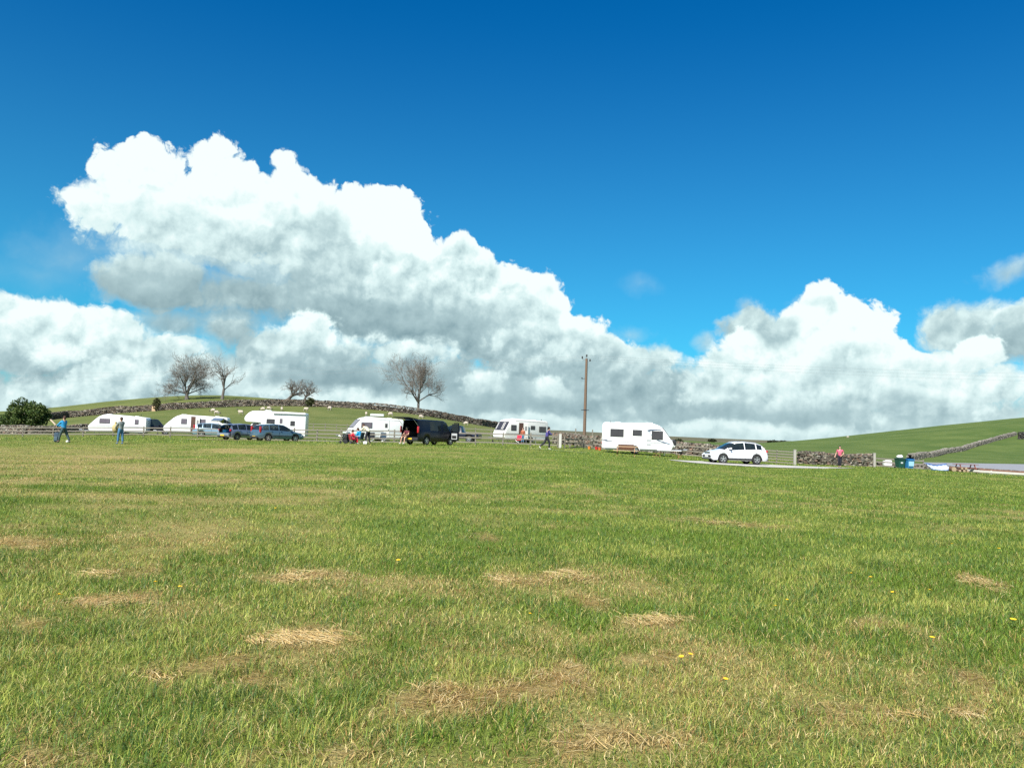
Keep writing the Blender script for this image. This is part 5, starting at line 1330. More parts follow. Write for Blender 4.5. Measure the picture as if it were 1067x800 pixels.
def estate(label, px, Y, rz, col, open_rear=False, boot=False):
    t = car('parked_car', label, 'car', px, Y, rz, col, 4.45, 1.76,
        belt=[(-2.22, .70), (-2.1, .92), (-1.4, .98), (0, .94), (.9, .90), (1.3, .87), (1.9, .74), (2.22, .56)],
        roof=[(-2.22, .72), (-2.12, .94), (-1.90, 1.34), (-1.5, 1.46), (-.4, 1.52), (.25, 1.46), (.55, 1.34), (1.32, .92), (1.9, .80), (2.22, .58)],
        wheels_x=(-1.28, 1.36), wr=.32, panes=((-.25, .92), (-1.16, -.32), (-1.78, -1.24)), screen=(.42, 1.28), back=(-2.10, -1.82), sill=.24, tumble=.18, group='blue cars parked along the fence', open_rear=open_rear)
    for s in (1, -1):
        q = MB(); q.rbox((-2.06 if not open_rear else -2.0, s*.78, 1.02 if not boot else .90), (.16, .13, .52 if not boot else .2), .04); q.build('tail_light', LAMPR, t, True)
        q = MB(); q.box((0, s*.885, .50), (3.0, .02, .05)); q.build('side_moulding', BLACKP, t)
    if not open_rear:
        q = MB(); q.rbox((-2.21, 0, .52), (.1, 1.5, .16), .05); q.build('rear_bumper', col, t, True)
    return t
estate("steel blue estate car parked rear towards the camera, right one of the touching pair", 288.5, 76.0, R(44), P_STEEL)
def hatch_open():
    t = estate("silver blue car with its tailgate raised and boot full, left one of the touching pair", 253, 78.0, R(56), P_SILVER, open_rear=-1.98, boot=True)
    q = MB(); q.rbox((-2.14, 0, .48), (.22, 1.62, .36), .08); q.build('rear_bumper', P_SILVER, t, True)
    q = MB(); q.rbox((-2.27, 0, .44), (.03, .52, .12), .01); q.build('number_plate', PLATEY, t)
    q = MB(); q.box((-1.95, 0, .62), (.1, 1.5, .1)); q.box((-1.2, 0, .98), (.06, 1.3, .7)); q.build('boot_lining', DARKIN, t)
    # raised tailgate: frame, glass and strut
    q = MB(); a, b = (-1.80, 1.50), (-2.62, 1.86)
    panel(q, b, a, -.68, -.50, -.03, .05); panel(q, b, a, .50, .68, -.03, .05); panel(q, (b[0], b[1]), (-2.44, 1.78), -.5, .5, -.03, .05); panel(q, (-1.92, 1.55), a, -.5, .5, -.03, .05)
    q.rbox((-2.85, 0, 1.80), (.46, 1.36, .09), .03, rot=(0, -.55, 0)); tg = q.build('tailgate', P_SILVER, t)
    q = MB(); panel(q, (-2.44, 1.78), (-1.92, 1.55), -.5, .5, -.01, .015); q.build('tailgate_glass', GLASS, tg)
    for s in (1, -1): q = MB(); q.tube([(-2.0, s*.62, 1.0), (-2.45, s*.64, 1.74)], .015, 5); q.build('gas_strut', STEEL, tg)
    W_ = t.matrix_world
    return t
hb_car = hatch_open()
# the things lying in the boot
for (lx, ly, lz, sz, col, lb, nm) in ((-1.85, .05, .78, (.42, .5, .3), (.04, .35, .65), "bright blue bag lying in the open boot of the silver blue car", 'holdall'), (-1.7, -.42, .82, (.4, .3, .38), (.05, .03, .16), "dark purple bag at the right side of the silver blue car's open boot", 'holdall'), (-1.65, .48, .84, (.4, .28, .42), (.20, .16, .12), "brown box at the left side of the silver blue car's open boot", 'box')):
    m = MB(); m.rbox((0, 0, 0), sz, .1); m.tube([(-.12, 0, sz[2]/2), (0, 0, sz[2]/2 + .07), (.12, 0, sz[2]/2)], .015, 5); o = m.build(nm, simple(nm + lb[:6].strip().replace(' ', '_'), col, .7, var=.2), smooth=True)
    Rz = Matrix.Rotation(hb_car.rotation_euler.z, 4, 'Z'); o.location = Vector(hb_car.location) + (Rz @ Vector((lx, ly, lz))); o.rotation_euler = (0, 0, hb_car.rotation_euler.z); tag(o, lb, nm if nm == 'box' else 'bag')
estate("ice blue estate car behind the fence, in front of the second caravan", 224, 92.5, R(10), P_ICE)
def offroader():
    t = car('parked_car', "black boxy off-road car between the two left caravans, pale spare wheel cover on its back", 'off-road car', 159, 100, R(24), P_BLACK, 4.4, 1.8,
        belt=[(-2.2, .95), (-2.1, 1.08), (0, 1.08), (1.1, 1.06), (1.9, 1.0), (2.2, .85)], roof=[(-2.2, .97), (-2.14, 1.12), (-2.02, 1.72), (-1.7, 1.80), (.3, 1.80), (.55, 1.74), (1.12, 1.10), (1.9, 1.05), (2.2, .87)],
        wheels_x=(-1.3, 1.35), wr=.38, panes=((-.2, .7), (-1.1, -.28), (-1.9, -1.2)), screen=(.5, 1.1), back=(-2.16, -2.0), sill=.36, tumble=.1)
    q = MB(); q.disc((-2.3, -.1, 1.08), (1, 0, 0), .36, .2, 22); s = q.build('spare_wheel_cover', simple("pale_cover", (.62, .72, .76), .4), t); s.location = (0, 0, 0)
    q = MB(); q.disc((-2.41, -.1, 1.08), (1, 0, 0), .13, .02, 16); q.build('cover_disc', STRIPE, s)
    for sd in (1, -1): q = MB(); q.rbox((-2.18, sd*.78, .98), (.1, .14, .4), .03); q.build('tail_light', LAMPR, t, True)
offroader()
def pickup():
    t = car('pickup_truck', "dark navy pickup truck parked beyond the fence, right of the black van", 'pickup truck', 476, 92, FW + R(18) + math.pi * 0, P_NAVY, 5.1, 1.8,
        belt=[(-2.55, .98), (-.75, 1.02), (0, 1.05), (1.2, 1.02), (2.1, .95), (2.55, .8)], roof=[(-2.55, 1.0), (-.86, 1.03), (-.78, 1.08), (-.62, 1.66), (-.4, 1.74), (.55, 1.74), (.8, 1.66), (1.3, 1.06), (2.1, 1.0), (2.55, .82)],
        wheels_x=(-1.55, 1.6), wr=.38, panes=((.12, .98), (-.52, .05)), screen=(.72, 1.28), back=(-.80, -.60), sill=.38, tumble=.14)
    t.rotation_euler = (0, 0, R(-12) + math.pi)
pickup()
def black_van():
    t = car('camper_van', "black van with its tailgate raised and front passenger door open, person sitting at the back", 'van', 447.5, 68.0, R(55), P_BLACK, 4.9, 1.9,
        belt=[(-2.45, 1.12), (0, 1.12), (1.15, 1.08), (1.5, 1.02), (2.0, .92), (2.45, .70)], roof=[(-2.45, 1.88), (-2.2, 1.95), (-.5, 1.97), (.75, 1.95), (1.05, 1.85), (1.78, 1.10), (2.15, .96), (2.45, .72)],
        wheels_x=(-1.42, 1.52), wr=.34, panes=((.62, 1.5), (-1.0, .30)), screen=(.98, 1.74), back=(2.44, 2.45), sill=.26, tumble=.12, open_rear=-2.36, plate=None)
    # inside: floor, side linings and the far window that lets the field show through
    q = MB(); q.box((-.9, 0, .56), (3.0, 1.66, .06)); q.box((-.9, .84, .85), (3.0, .04, .55)); q.box((-.9, -.84, .85), (3.0, .04, .55)); q.build('load_floor', DARKIN, t)
    q = MB(); q.rbox((-1.6, .55, .80), (1.1, .5, .42), .03); q.rbox((.0, 0, .95), (.5, 1.4, .7), .06); q.build('interior_unit', simple("camper_unit", (.10, .07, .06), .7), t)
    q = MB(); q.rbox((-2.46, 0, .42), (.16, 1.84, .28), .06); q.build('rear_bumper', BLACKP, t, True)
    q = MB(); q.rbox((-2.54, -.1, .46), (.02, .5, .12), .01); q.build('number_plate', PLATEY, t)
    for s in (1, -1): q = MB(); q.rbox((-2.43, s*.88, 1.18), (.12, .14, .5), .03); q.build('tail_light', LAMPR, t, True)
    q = MB(); a, b = (-2.42, 1.97), (-3.45, 2.08)
    panel(q, b, a, -.80, .80, -.02, .05); tg = q.build('tailgate', P_BLACK, t)
    q = MB(); panel(q, (-3.3, 2.04), (-2.62, 1.97), -.6, .6, -.04, .012); q.build('tailgate_glass', GLASS, tg)
    for s in (1, -1): q = MB(); q.tube([(-2.40, s*.80, 1.5), (-2.95, s*.78, 1.98)], .015, 5); q.build('gas_strut', STEEL, tg)
    # open front passenger door on the near side
    hx, hy = 1.50, -.95; ang = R(118)
    q = MB()
    A = Vector((hx, hy + .02, 0)); U = Vector((-0.25, -0.97, 0)); N = Vector((-U.y, U.x, 0))
    def quadpanel(u0, u1, z0, z1, th, off=0):
        vs = []
        for o in (off, off + th):
            for (u, z) in ((u0, z0), (u1, z0), (u1, z1), (u0, z1)): vs.append(A + U*u + N*o + Vector((0, 0, z)))
        q.add(vs, [(3, 2, 1, 0), (4, 5, 6, 7), (0, 1, 5, 4), (1, 2, 6, 5), (2, 3, 7, 6), (3, 0, 4, 7)])
    quadpanel(0, 1.0, .40, 1.10, .07); quadpanel(0, .08, 1.10, 1.35, .05); quadpanel(.92, 1.0, 1.10, 1.78, .05); quadpanel(.35, 1.0, 1.74, 1.82, .05)
    dd = q.build('front_door', P_BLACK, t)
    q = MB(); quadpanel(.08, .92, 1.10, 1.72, .015, .02); q.build('door_glass', GLASSC, dd)
    for off in (-.03, .072):
        q = MB(); quadpanel(.14, .86, .50, .98, .02, off); q.build('door_card', simple("pale_door_card", (.45, .47, .48), .6), dd)
        q = MB(); quadpanel(.24, .78, .60, .80, .03, off + (.02 if off > 0 else -.03)); q.build('door_pocket', BLACKP, dd)
    q = MB(); q.rbox((hx + .1, hy - .22, 1.22), (.14, .24, .28), .05); q.build('wing_mirror', BLACKP, t, True)
    return t
van = black_van()
# ------------------------------------------------------------------ people and sheep
def skin_mesh(name, verts, edges, radii, mat, parent=None, sub=2, root=0):
    """one continuous surface grown round a skeleton; applied at once, so the scene keeps a plain mesh"""
    me = bpy.data.meshes.new(name); me.from_pydata([tuple(v) for v in verts], edges, [])
    tmp = bpy.data.objects.new(name + "_tmp", me); COL.objects.link(tmp)
    md = tmp.modifiers.new("skin", 'SKIN'); md.use_smooth_shade = True
    me.skin_vertices or None
    if not me.skin_vertices:
        b = bmesh.new(); b.from_mesh(me); b.verts.layers.skin.verify(); b.to_mesh(me); b.free()
    sv = me.skin_vertices[0].data
    for i, r in enumerate(radii):
        sv[i].radius = r if isinstance(r, (tuple, list)) else (r, r); sv[i].use_root = (i == root)
    ms = tmp.modifiers.new("sub", 'SUBSURF'); ms.levels = sub; ms.render_levels = sub
    dg = bpy.context.evaluated_depsgraph_get(); ev = tmp.evaluated_get(dg)
    m2 = bpy.data.meshes.new_from_object(ev); m2.name = name; m2.materials.clear(); m2.materials.append(mat)
    m2.polygons.foreach_set('use_smooth', [True] * len(m2.polygons))
    bpy.data.objects.remove(tmp, do_unlink=True); bpy.data.meshes.remove(me)
    o = bpy.data.objects.new(name, m2); COL.objects.link(o)
    if parent: o.parent = parent
    return o
SKIN = simple("skin_tone", (0.55, 0.32, 0.22), 0.55, var=.06)
def person(label, px, Y, rz, J, top, legs, hair, shoes, S=1.0, sleeves='long', shorts=False, z=0.0, group=None, pony=False, face=True, at_loc=None):
    """J: joints in metres, x to the person's right, y ahead, z up"""
    p = at_loc or spot(px, Y)
    t = thing('person', label, 'person', (p[0], p[1], p[2] + z), rz, group, S)
    V = lambda k: Vector(J[k])
    names = ['pelvis', 'waist', 'chest', 'neck', 'head', 'crown']
    vs, es, rs = [], [], []
    ix = {}
    def add(k, pos, r, par=None):
        ix[k] = len(vs); vs.append(Vector(pos)); rs.append(r)
        if par is not None: es.append((ix[par], ix[k]))
    add('pelvis', V('pelvis'), (.145, .115)); add('waist', V('waist'), (.125, .10), 'pelvis'); add('chest', V('chest'), (.15, .115), 'waist')
    add('neck', V('neck'), .055, 'chest')
    hd = (V('crown') - V('neck')); hl = hd.length
    add('jaw', V('neck') + hd * .32, .075, 'neck'); add('mid', V('neck') + hd * .60, (.085, .098), 'jaw'); add('top', V('neck') + hd * .86, (.078, .09), 'mid')
    f = Vector((0, 1, 0)) if 'look' not in J else Vector(J['look']).normalized()
    add('nose', V('neck') + hd * .50 + f * .105, .013, 'mid')
    for s, n in ((1, 'r'), (-1, 'l')):
        add('sh' + n, V('shoulder_' + n), .058, 'chest'); add('el' + n, V('elbow_' + n), .042, 'sh' + n); add('wr' + n, V('wrist_' + n), .027, 'el' + n)
        a = (V('wrist_' + n) - V('elbow_' + n)).normalized(); side = a.cross(Vector((0, 1, 0)) if abs(a.y) < .8 else Vector((1, 0, 0))).normalized()
        add('pa' + n, V('wrist_' + n) + a * .07, (.036, .018), 'wr' + n)
        for q in range(4):
            b = V('wrist_' + n) + a * .10 + side * (q - 1.5) * .02; add('f%d%s' % (q, n), b, .010, 'pa' + n)
            add('g%d%s' % (q, n), b + a * (.035, .045, .042, .03)[q] + f * .012, .008, 'f%d%s' % (q, n))
        th_ = V('wrist_' + n) + a * .035 + side * .045; add('t%s' % n, th_, .011, 'wr' + n); add('u%s' % n, th_ + a * .03 + side * .012, .009, 't%s' % n)
        add('hip' + n, V('hip_' + n), .092, 'pelvis'); add('kn' + n, V('knee_' + n), .058, 'hip' + n); add('an' + n, V('ankle_' + n), .038, 'kn' + n)
        add('to' + n, V('toe_' + n), (.036, .025), 'an' + n)
    skin_mesh('body', vs, es, rs, SKIN, t, 1)
    # top
    vs, es, rs = [], [], []; ix = {}
    add('low', V('pelvis') - (V('waist') - V('pelvis')) * .25, (.185, .155)); add('pelvis', V('pelvis').lerp(V('waist'), .25), (.18, .15), 'low'); add('waist', V('waist'), (.17, .145), 'pelvis'); add('chest', V('chest'), (.19, .15), 'waist'); add('neck', V('chest').lerp(V('neck'), .8), .072, 'chest')
    for n in ('r', 'l'):
        add('sh' + n, V('shoulder_' + n), .085, 'chest')
        add('el' + n, V('elbow_' + n) if sleeves == 'long' else V('shoulder_' + n).lerp(V('elbow_' + n), .62), .066, 'sh' + n)
        if sleeves == 'long': add('wr' + n, V('elbow_' + n).lerp(V('wrist_' + n), .94), .046, 'el' + n)
    skin_mesh('jacket' if sleeves == 'long' else 'shirt', vs, es, rs, top, t, 1)
    vs, es, rs = [], [], []; ix = {}
    add('pelvis', V('pelvis'), (.168, .14)); add('w', V('pelvis').lerp(V('waist'), 1.0), (.16, .138), 'pelvis')
    for n in ('r', 'l'):
        add('hip' + n, V('hip_' + n), .115, 'pelvis'); add('kn' + n, V('knee_' + n) if not shorts else V('hip_' + n).lerp(V('knee_' + n), .75), .086, 'hip' + n)
        if not shorts: add('an' + n, V('knee_' + n).lerp(V('ankle_' + n), .95), .066, 'kn' + n)
    skin_mesh('shorts' if shorts else 'trousers', vs, es, rs, legs, t, 1)
    c = V('neck') + hd * .66 - f * .022
    up = hd.normalized()
    q = MB(); q.ball(c + up * .012 - f * .018, (.094, .100, .108), 14, 9)
    q.ball(c - up * .055 - f * .045, (.082, .07, .085), 12, 8)
    if pony: q.tube([c - f * .09, c - f * .15 - up * .06, c - f * .16 - up * .20], [.045, .05, .02], 8)
    q.build('hair', hair, t, True)
    if face:
        sd = f.cross(up).normalized()
        for s in (1, -1):
            q = MB(); q.ball(V('neck') + hd * .52 + f * .096 + sd * s * .032, .011, 6, 4); q.build('eye', BLACKP, t)
        q = MB(); q.rbox(V('neck') + hd * .36 + f * .082, (.045, .012, .012), .004); q.build('mouth', simple("lips", (.38, .14, .12), .5), t)
    for n in ('r', 'l'):
        a, b = V('ankle_' + n), V('toe_' + n)
        o = skin_mesh('shoe', [a + Vector((0, 0, -.02)) - (b - a) * .25, a.lerp(b, .45) + Vector((0, 0, -.012)), b + (b - a) * .12], [(0, 1), (1, 2)], [(.045, .045), (.048, .045), (.04, .03)], shoes, t, 1)
    return t
def std(**k):
    J = dict(pelvis=(0, 0, .95), waist=(0, .01, 1.12), chest=(0, .01, 1.33), neck=(0, 0, 1.48), crown=(0, .02, 1.76),
             shoulder_r=(.19, 0, 1.40), elbow_r=(.25, -.02, 1.12), wrist_r=(.26, .06, .88), shoulder_l=(-.19, 0, 1.40), elbow_l=(-.25, -.02, 1.12), wrist_l=(-.26, .06, .88),
             hip_r=(.09, 0, .90), knee_r=(.10, .02, .50), ankle_r=(.11, 0, .09), toe_r=(.12, .15, .035), hip_l=(-.09, 0, .90), knee_l=(-.10, .02, .50), ankle_l=(-.11, 0, .09), toe_l=(-.12, .15, .035))
    J.update(k); return J
def cloth(n, c, v=.15): return simple(n, c, .85, var=v, scale=8)
BLUEJ = cloth("blue_jacket", (.02, .26, .52)); GREYC = cloth("grey_top", (.22, .25, .24)); JEANS = cloth("blue_jeans", (.06, .17, .30)); DARKT = cloth("dark_trousers", (.045, .08, .085))
BLACKT = cloth("black_trousers", (.015, .016, .025)); CREAMT = cloth("cream_top", (.60, .56, .42)); REDT = cloth("red_top", (.60, .02, .05)); PINKT = cloth("pink_top", (.50, .10, .16)); PURP = cloth("purple_jacket", (.055, .045, .20)); SKYB = cloth("sky_blue_top", (.02, .34, .66))
H_BR = cloth("brown_hair", (.06, .03, .02)); H_BK = cloth("black_hair", (.012, .01, .012)); SH_D = cloth("dark_shoe", (.03, .03, .035)); SH_W = cloth("white_shoe", (.65, .65, .62)); SH_B = cloth("blue_shoe", (.05, .15, .3)); DRED = cloth("dark_red_top", (.12, .02, .03))
# facing: rz turns the person's ahead (+y) ; rz=pi looks at the camera
batter = person("person in a bright blue jacket and dark trousers swinging a pale bat at the left", 65.5, 57, R(75), std(
    look=(.2, 1, -.1), chest=(.02, .05, 1.32), shoulder_r=(.20, .02, 1.40), elbow_r=(.14, .30, 1.17), wrist_r=(.02, .50, 1.05), shoulder_l=(-.16, .06, 1.40), elbow_l=(-.16, .32, 1.16), wrist_l=(-.04, .54, 1.10),
    hip_r=(.10, 0, .90), knee_r=(.22, -.10, .50), ankle_r=(.28, -.30, .09), toe_r=(.32, -.16, .035), hip_l=(-.09, 0, .90), knee_l=(-.14, .14, .50), ankle_l=(-.18, .20, .09), toe_l=(-.18, .36, .035)), BLUEJ, DARKT, H_BR, SH_D)
def held(host, local, name, build, label, cat, rot=None, group=None):
    o = build()
    M = Matrix.Translation(host.location) @ Matrix.Rotation(host.rotation_euler.z, 4, 'Z') @ Matrix.Scale(host.scale[0], 4)
    o.location = M @ Vector(local); e = Euler(rot or (0, 0, 0)).to_matrix().to_4x4()
    o.rotation_euler = (Matrix.Rotation(host.rotation_euler.z, 4, 'Z') @ e).to_euler(); o.name = name
    return tag(o, label, cat, group)
def bat():
    o = thing('bat', None, None); q = MB(); q.rbox((0, 0, .42), (.12, .05, .58), .02); q.build('blade', simple("willow", (.60, .46, .33), .6, var=.1), o)
    q = MB(); q.tube([(0, 0, -.06), (0, 0, .14)], .019, 8); q.build('grip', DARKT, o); return o
held(batter, (-.02, .54, 1.07), 'bat', bat, "pale wooden bat held out by the person in the blue jacket", 'bat', (R(-52), 0, 0))
def kitbag():
    o = thing('kit_bag', None, None); q = MB(); q.rbox((0, 0, .34), (.34, .26, .66), .09); q.build('bag_body', simple("navy_canvas", (.03, .06, .09), .8, var=.3), o, True)
    q = MB(); q.rbox((0, -.15, .25), (.24, .08, .3), .04); q.build('front_pocket', simple("slate_canvas", (.06, .10, .13), .8, var=.3), o, True)
    q = MB(); q.tube([(-.1, 0, .64), (0, 0, .76), (.1, 0, .64)], .018, 6); q.build('bag_handle', BLACKP, o); return o
o = kitbag(); o.location = spot(59, 57.4); tag(o, "dark navy kit bag standing on the grass beside the person with the bat", 'bag')
def ball(): 
    q = MB(); q.ball((0, 0, .07), .09, 12, 8); return q.build('ball', simple("white_ball", (.75, .75, .70), .5), smooth=True)
o = ball(); o.location = spot(70, 57); tag(o, "small white ball in the grass right of the person with the bat", 'ball')
bundle_man = person("person in a grey top and blue jeans clutching a straw coloured bundle, second from left", 125, 56, R(60), std(
    look=(.2, 1, 0), elbow_r=(.24, .16, 1.14), wrist_r=(.10, .38, 1.06), elbow_l=(-.24, .16, 1.12), wrist_l=(-.08, .40, .98), knee_r=(.12, -.03, .50), ankle_r=(.12, -.10, .09), toe_r=(.14, .05, .035), knee_l=(-.10, .08, .5), ankle_l=(-.12, .08, .09), toe_l=(-.12, .23, .035)), GREYC, JEANS, H_BR, SH_B)
def bundle():
    o = thing('bundle', None, None); q = MB(); q.ball((0, 0, 0), (.20, .24, .30), 12, 9); q.build('sack', simple("straw_cloth", (.42, .34, .16), .9, var=.4, scale=20, bump=.6), o, True)
    q = MB(); q.tube([(0, 0, .27), (.02, .03, .40)], [.06, .09], 8); q.build('sack_neck', simple("straw_cloth", (.42, .34, .16), .9), o, True); return o
held(bundle_man, (0, .56, 1.02), 'bundle', bundle, "straw coloured bundle carried in the arms of the person in grey", 'bundle')
walker = person("person in a purple jacket and black trousers striding right past the fence posts", 569.5, 66.5, R(-78), std(
    look=(0, 1, -.1), chest=(0, .08, 1.32), neck=(0, .12, 1.47), crown=(0, .18, 1.75), shoulder_r=(.18, .08, 1.40), shoulder_l=(-.18, .08, 1.40), elbow_r=(.22, .26, 1.14), wrist_r=(.12, .42, 1.22), elbow_l=(-.22, .22, 1.14), wrist_l=(-.10, .42, 1.2),
    knee_r=(.10, .20, .52), ankle_r=(.10, .16, .09), toe_r=(.10, .31, .04), knee_l=(-.10, -.16, .50), ankle_l=(-.10, -.54, .20), toe_l=(-.10, -.44, .06)), PURP, BLACKT, H_BK, SH_W)
pink = person("person with dark tied hair in a pink top by the right stone wall", 875, 67.5, R(150), std(
    look=(-.5, 1, -.1), elbow_r=(.30, .0, 1.13), wrist_r=(.34, .16, .92), elbow_l=(-.30, -.02, 1.13), wrist_l=(-.16, .14, .98), knee_r=(.08, .05, .5), ankle_r=(.05, 0, .09), toe_r=(.06, .15, .035), knee_l=(-.08, .02, .5), ankle_l=(-.05, -.02, .09), toe_l=(-.06, .13, .035)), PINKT, BLACKT, H_BK, SH_D, S=.96, sleeves='short', pony=True)
bender = person("person in a cream top and black trousers bending over the seated campers", 383, 66, R(62), std(
    look=(0, 1, -.5), pelvis=(0, -.06, .95), waist=(0, .05, 1.10), chest=(0, .24, 1.24), neck=(0, .38, 1.34), crown=(0, .58, 1.50), shoulder_r=(.18, .26, 1.30), shoulder_l=(-.18, .26, 1.30), elbow_r=(.20, .44, 1.08), wrist_r=(.12, .64, 1.10), elbow_l=(-.20, .46, 1.06), wrist_l=(-.10, .66, 1.02),
    knee_r=(.11, -.04, .50), ankle_r=(.12, -.14, .09), toe_r=(.13, .02, .035), knee_l=(-.11, .12, .5), ankle_l=(-.13, .10, .09), toe_l=(-.13, .26, .035)), CREAMT, BLACKT, H_BR, SH_D)
def sitting(**k):
    J = dict(pelvis=(0, -.05, .46), waist=(0, -.07, .62), chest=(0, -.04, .84), neck=(0, 0, 1.0), crown=(0, .05, 1.27), shoulder_r=(.19, -.02, .92), elbow_r=(.24, .10, .66), wrist_r=(.16, .32, .62), shoulder_l=(-.19, -.02, .92), elbow_l=(-.24, .10, .66), wrist_l=(-.16, .32, .62),
             hip_r=(.10, 0, .45), knee_r=(.13, .42, .48), ankle_r=(.13, .44, .09), toe_r=(.13, .60, .035), hip_l=(-.10, 0, .45), knee_l=(-.13, .42, .48), ankle_l=(-.13, .44, .09), toe_l=(-.13, .60, .035))
    J.update(k); return J
blue_sit = person("person in a sky blue top sitting in a folding chair beside the child in red", 374, 66, R(70), sitting(chest=(0, .02, .84), neck=(0, .1, .98), crown=(0, .22, 1.22), shoulder_r=(.19, .03, .92), shoulder_l=(-.19, .03, .92)), SKYB, cloth("navy_trousers", (.02, .03, .09)), H_BR, SH_D)
red_sit = person("child in a red top sitting low, left of the person in sky blue", 367, 65.6, R(-60), sitting(), REDT, REDT, H_BR, SH_W, S=.86)
def camp_chair(col, nm='chair'):
    o = thing('camp_chair', None, None)
    q = MB(); q.box((0, 0, .38), (.5, .46, .025), rot=(R(4), 0, 0)); q.build('seat', col, o)
    q = MB(); q.box((0, -.27, .64), (.5, .03, .52), rot=(R(14), 0, 0)); q.build('backrest', col, o)
    for (a, b) in (((-.26, .24, 0), (.26, .2, .38)), ((.26, .24, 0), (-.26, .2, .38)), ((-.26, -.24, 0), (.26, -.22, .38)), ((.26, -.24, 0), (-.26, -.22, .38))):
        q = MB(); q.tube([a, b], .013, 6); q.build('leg', STEEL, o)
    for s in (1, -1):
        q = MB(); q.tube([(s*.27, -.32, .9), (s*.27, -.2, .36)], .013, 6); q.tube([(s*.28, -.25, .60), (s*.28, .22, .58)], .02, 6); q.build('arm', STEEL, o)
    return o
def stand_at(host, o, dz=0, dy=0.0, dx=0.0):
    M = Matrix.Translation(host.location) @ Matrix.Rotation(host.rotation_euler.z, 4, 'Z'); o.location = M @ Vector((dx, dy, dz)); o.rotation_euler = (0, 0, host.rotation_euler.z); return o
o = stand_at(blue_sit, camp_chair(simple("navy_canvas", (.03, .06, .09), .8))); tag(o, "folding camp chair under the person in the sky blue top", 'chair')
o = camp_chair(simple("red_canvas", (.35, .02, .03), .8)); o.scale = (.82, .82, .86); stand_at(red_sit, o, 0, 0); tag(o, "small folding chair under the child in red", 'chair')
def pushchair():
    o = thing('pushchair', None, None)
    q = MB(); q.rbox((0, 0, .55), (.48, .50, .42), .10); q.build('seat_tub', BLACKP, o, True)
    q = MB(); q.rbox((0, .0, .86), (.46, .44, .14), .06); q.build('hood', simple("pale_grey_hood", (.50, .56, .56), .7), o, True)
    q = MB(); q.rbox((0, 0, .24), (.40, .46, .26), .05); q.build('basket', simple("dark_basket", (.02, .02, .022), .8), o)
    q = MB(); [q.tube([(s*.26, -.34, 1.02), (s*.26, .0, .5), (s*.26, .34, .14)], .015, 6) for s in (1, -1)]; q.tube([(-.26, -.34, 1.02), (.26, -.34, 1.02)], .018, 6); q.build('push_frame', STEEL, o)
    for (x, y) in ((.26, .34), (-.26, .34), (.26, -.28), (-.26, -.28)):
        q = MB(); q.disc((x, y, .11), (1, 0, 0), .11, .05, 16); q.build('wheel', RUBBER, o)
    return o
o = pushchair(); o.location = spot(360.5, 66.2); o.rotation_euler = (0, 0, R(60)); tag(o, "black pushchair with a pale grey hood left of the child in red", 'pushchair')
q = MB(); q.rbox((0, 0, .10), (.3, .2, .2), .05); q.tube([(-.1, 0, .2), (0, 0, .26), (.1, 0, .2)], .012, 5); o = q.build('white_bag', simple("white_bag", (.7, .7, .68), .6), smooth=True); o.location = spot(380.5, 65.6); tag(o, "small white bag on the grass at the feet of the bending person", 'bag')
# someone sitting on the sill of the open van
vm = Matrix.Translation(van.location) @ Matrix.Rotation(van.rotation_euler.z, 4, 'Z')
loc = vm @ Vector((-2.52, .18, .12))
person("person in dark shorts with bare legs sitting on the back sill of the open van", 0, 0, van.rotation_euler.z + R(90) + R(0), sitting(pelvis=(0, -.12, .50), hip_r=(.10, -.05, .50), hip_l=(-.10, -.05, .50), ankle_r=(.16, .50, .0), toe_r=(.16, .66, -.06), ankle_l=(-.2, .50, .0), toe_l=(-.2, .66, -.06), knee_r=(.15, .42, .46), knee_l=(-.18, .42, .46)), DRED, cloth("dark_shorts", (.05, .02, .03)), H_BK, SH_W, shorts=True, sleeves='short', at_loc=loc)
# people in the doorway of the cream caravan
person("distant person in a rust top standing on the step of the cream caravan's open door", 544.5, 90.5, R(150), std(), cloth("rust_top", (.34, .10, .05)), JEANS, H_BR, SH_D, S=.95, face=False)

# ------------------------------------------------------------------ sheep
FLEECE = simple("sheep_fleece", (.46, .40, .32), .95, var=.15, scale=14, bump=.6)
SHFACE = simple("sheep_face", (.10, .085, .075), .8, var=.2)
def make_sheep(grazing=True):
    o = thing('sheep', None, None)
    vs = [(0, -.42, .62), (0, 0, .64), (0, .36, .66), (0, .56, .62 if grazing else .85)]
    es = [(0, 1), (1, 2), (2, 3)]; rs = [(.21, .22), (.25, .26), (.20, .21), (.10, .12)]
    for (x, y) in ((.13, -.36), (-.13, -.36), (.12, .32), (-.12, .32)):
        k = len(vs); vs += [(x, y, .42), (x, y + (.05 if y < 0 else .0), .24), (x, y, .02)]; es += [(0 if y < 0 else 2, k), (k, k+1), (k+1, k+2)]; rs += [.085, .035, .03]
    skin_mesh('fleece', vs, es, rs, FLEECE, o, 1, 1)
    hz = .30 if grazing else 1.0
    n = (0, .56, .62) if grazing else (0, .56, .85)
    skin_mesh('head', [n, (0, .72, hz + .1), (0, .84, hz)], [(0, 1), (1, 2)], [.085, .085, .05], SHFACE, o, 1)
    q = MB(); [q.ball((s*.10, .66, hz + .16), (.06, .03, .03), 8, 5) for s in (1, -1)]; q.build('ears', SHFACE, o)
    return o
sheep_g, sheep_u = make_sheep(True), make_sheep(False)
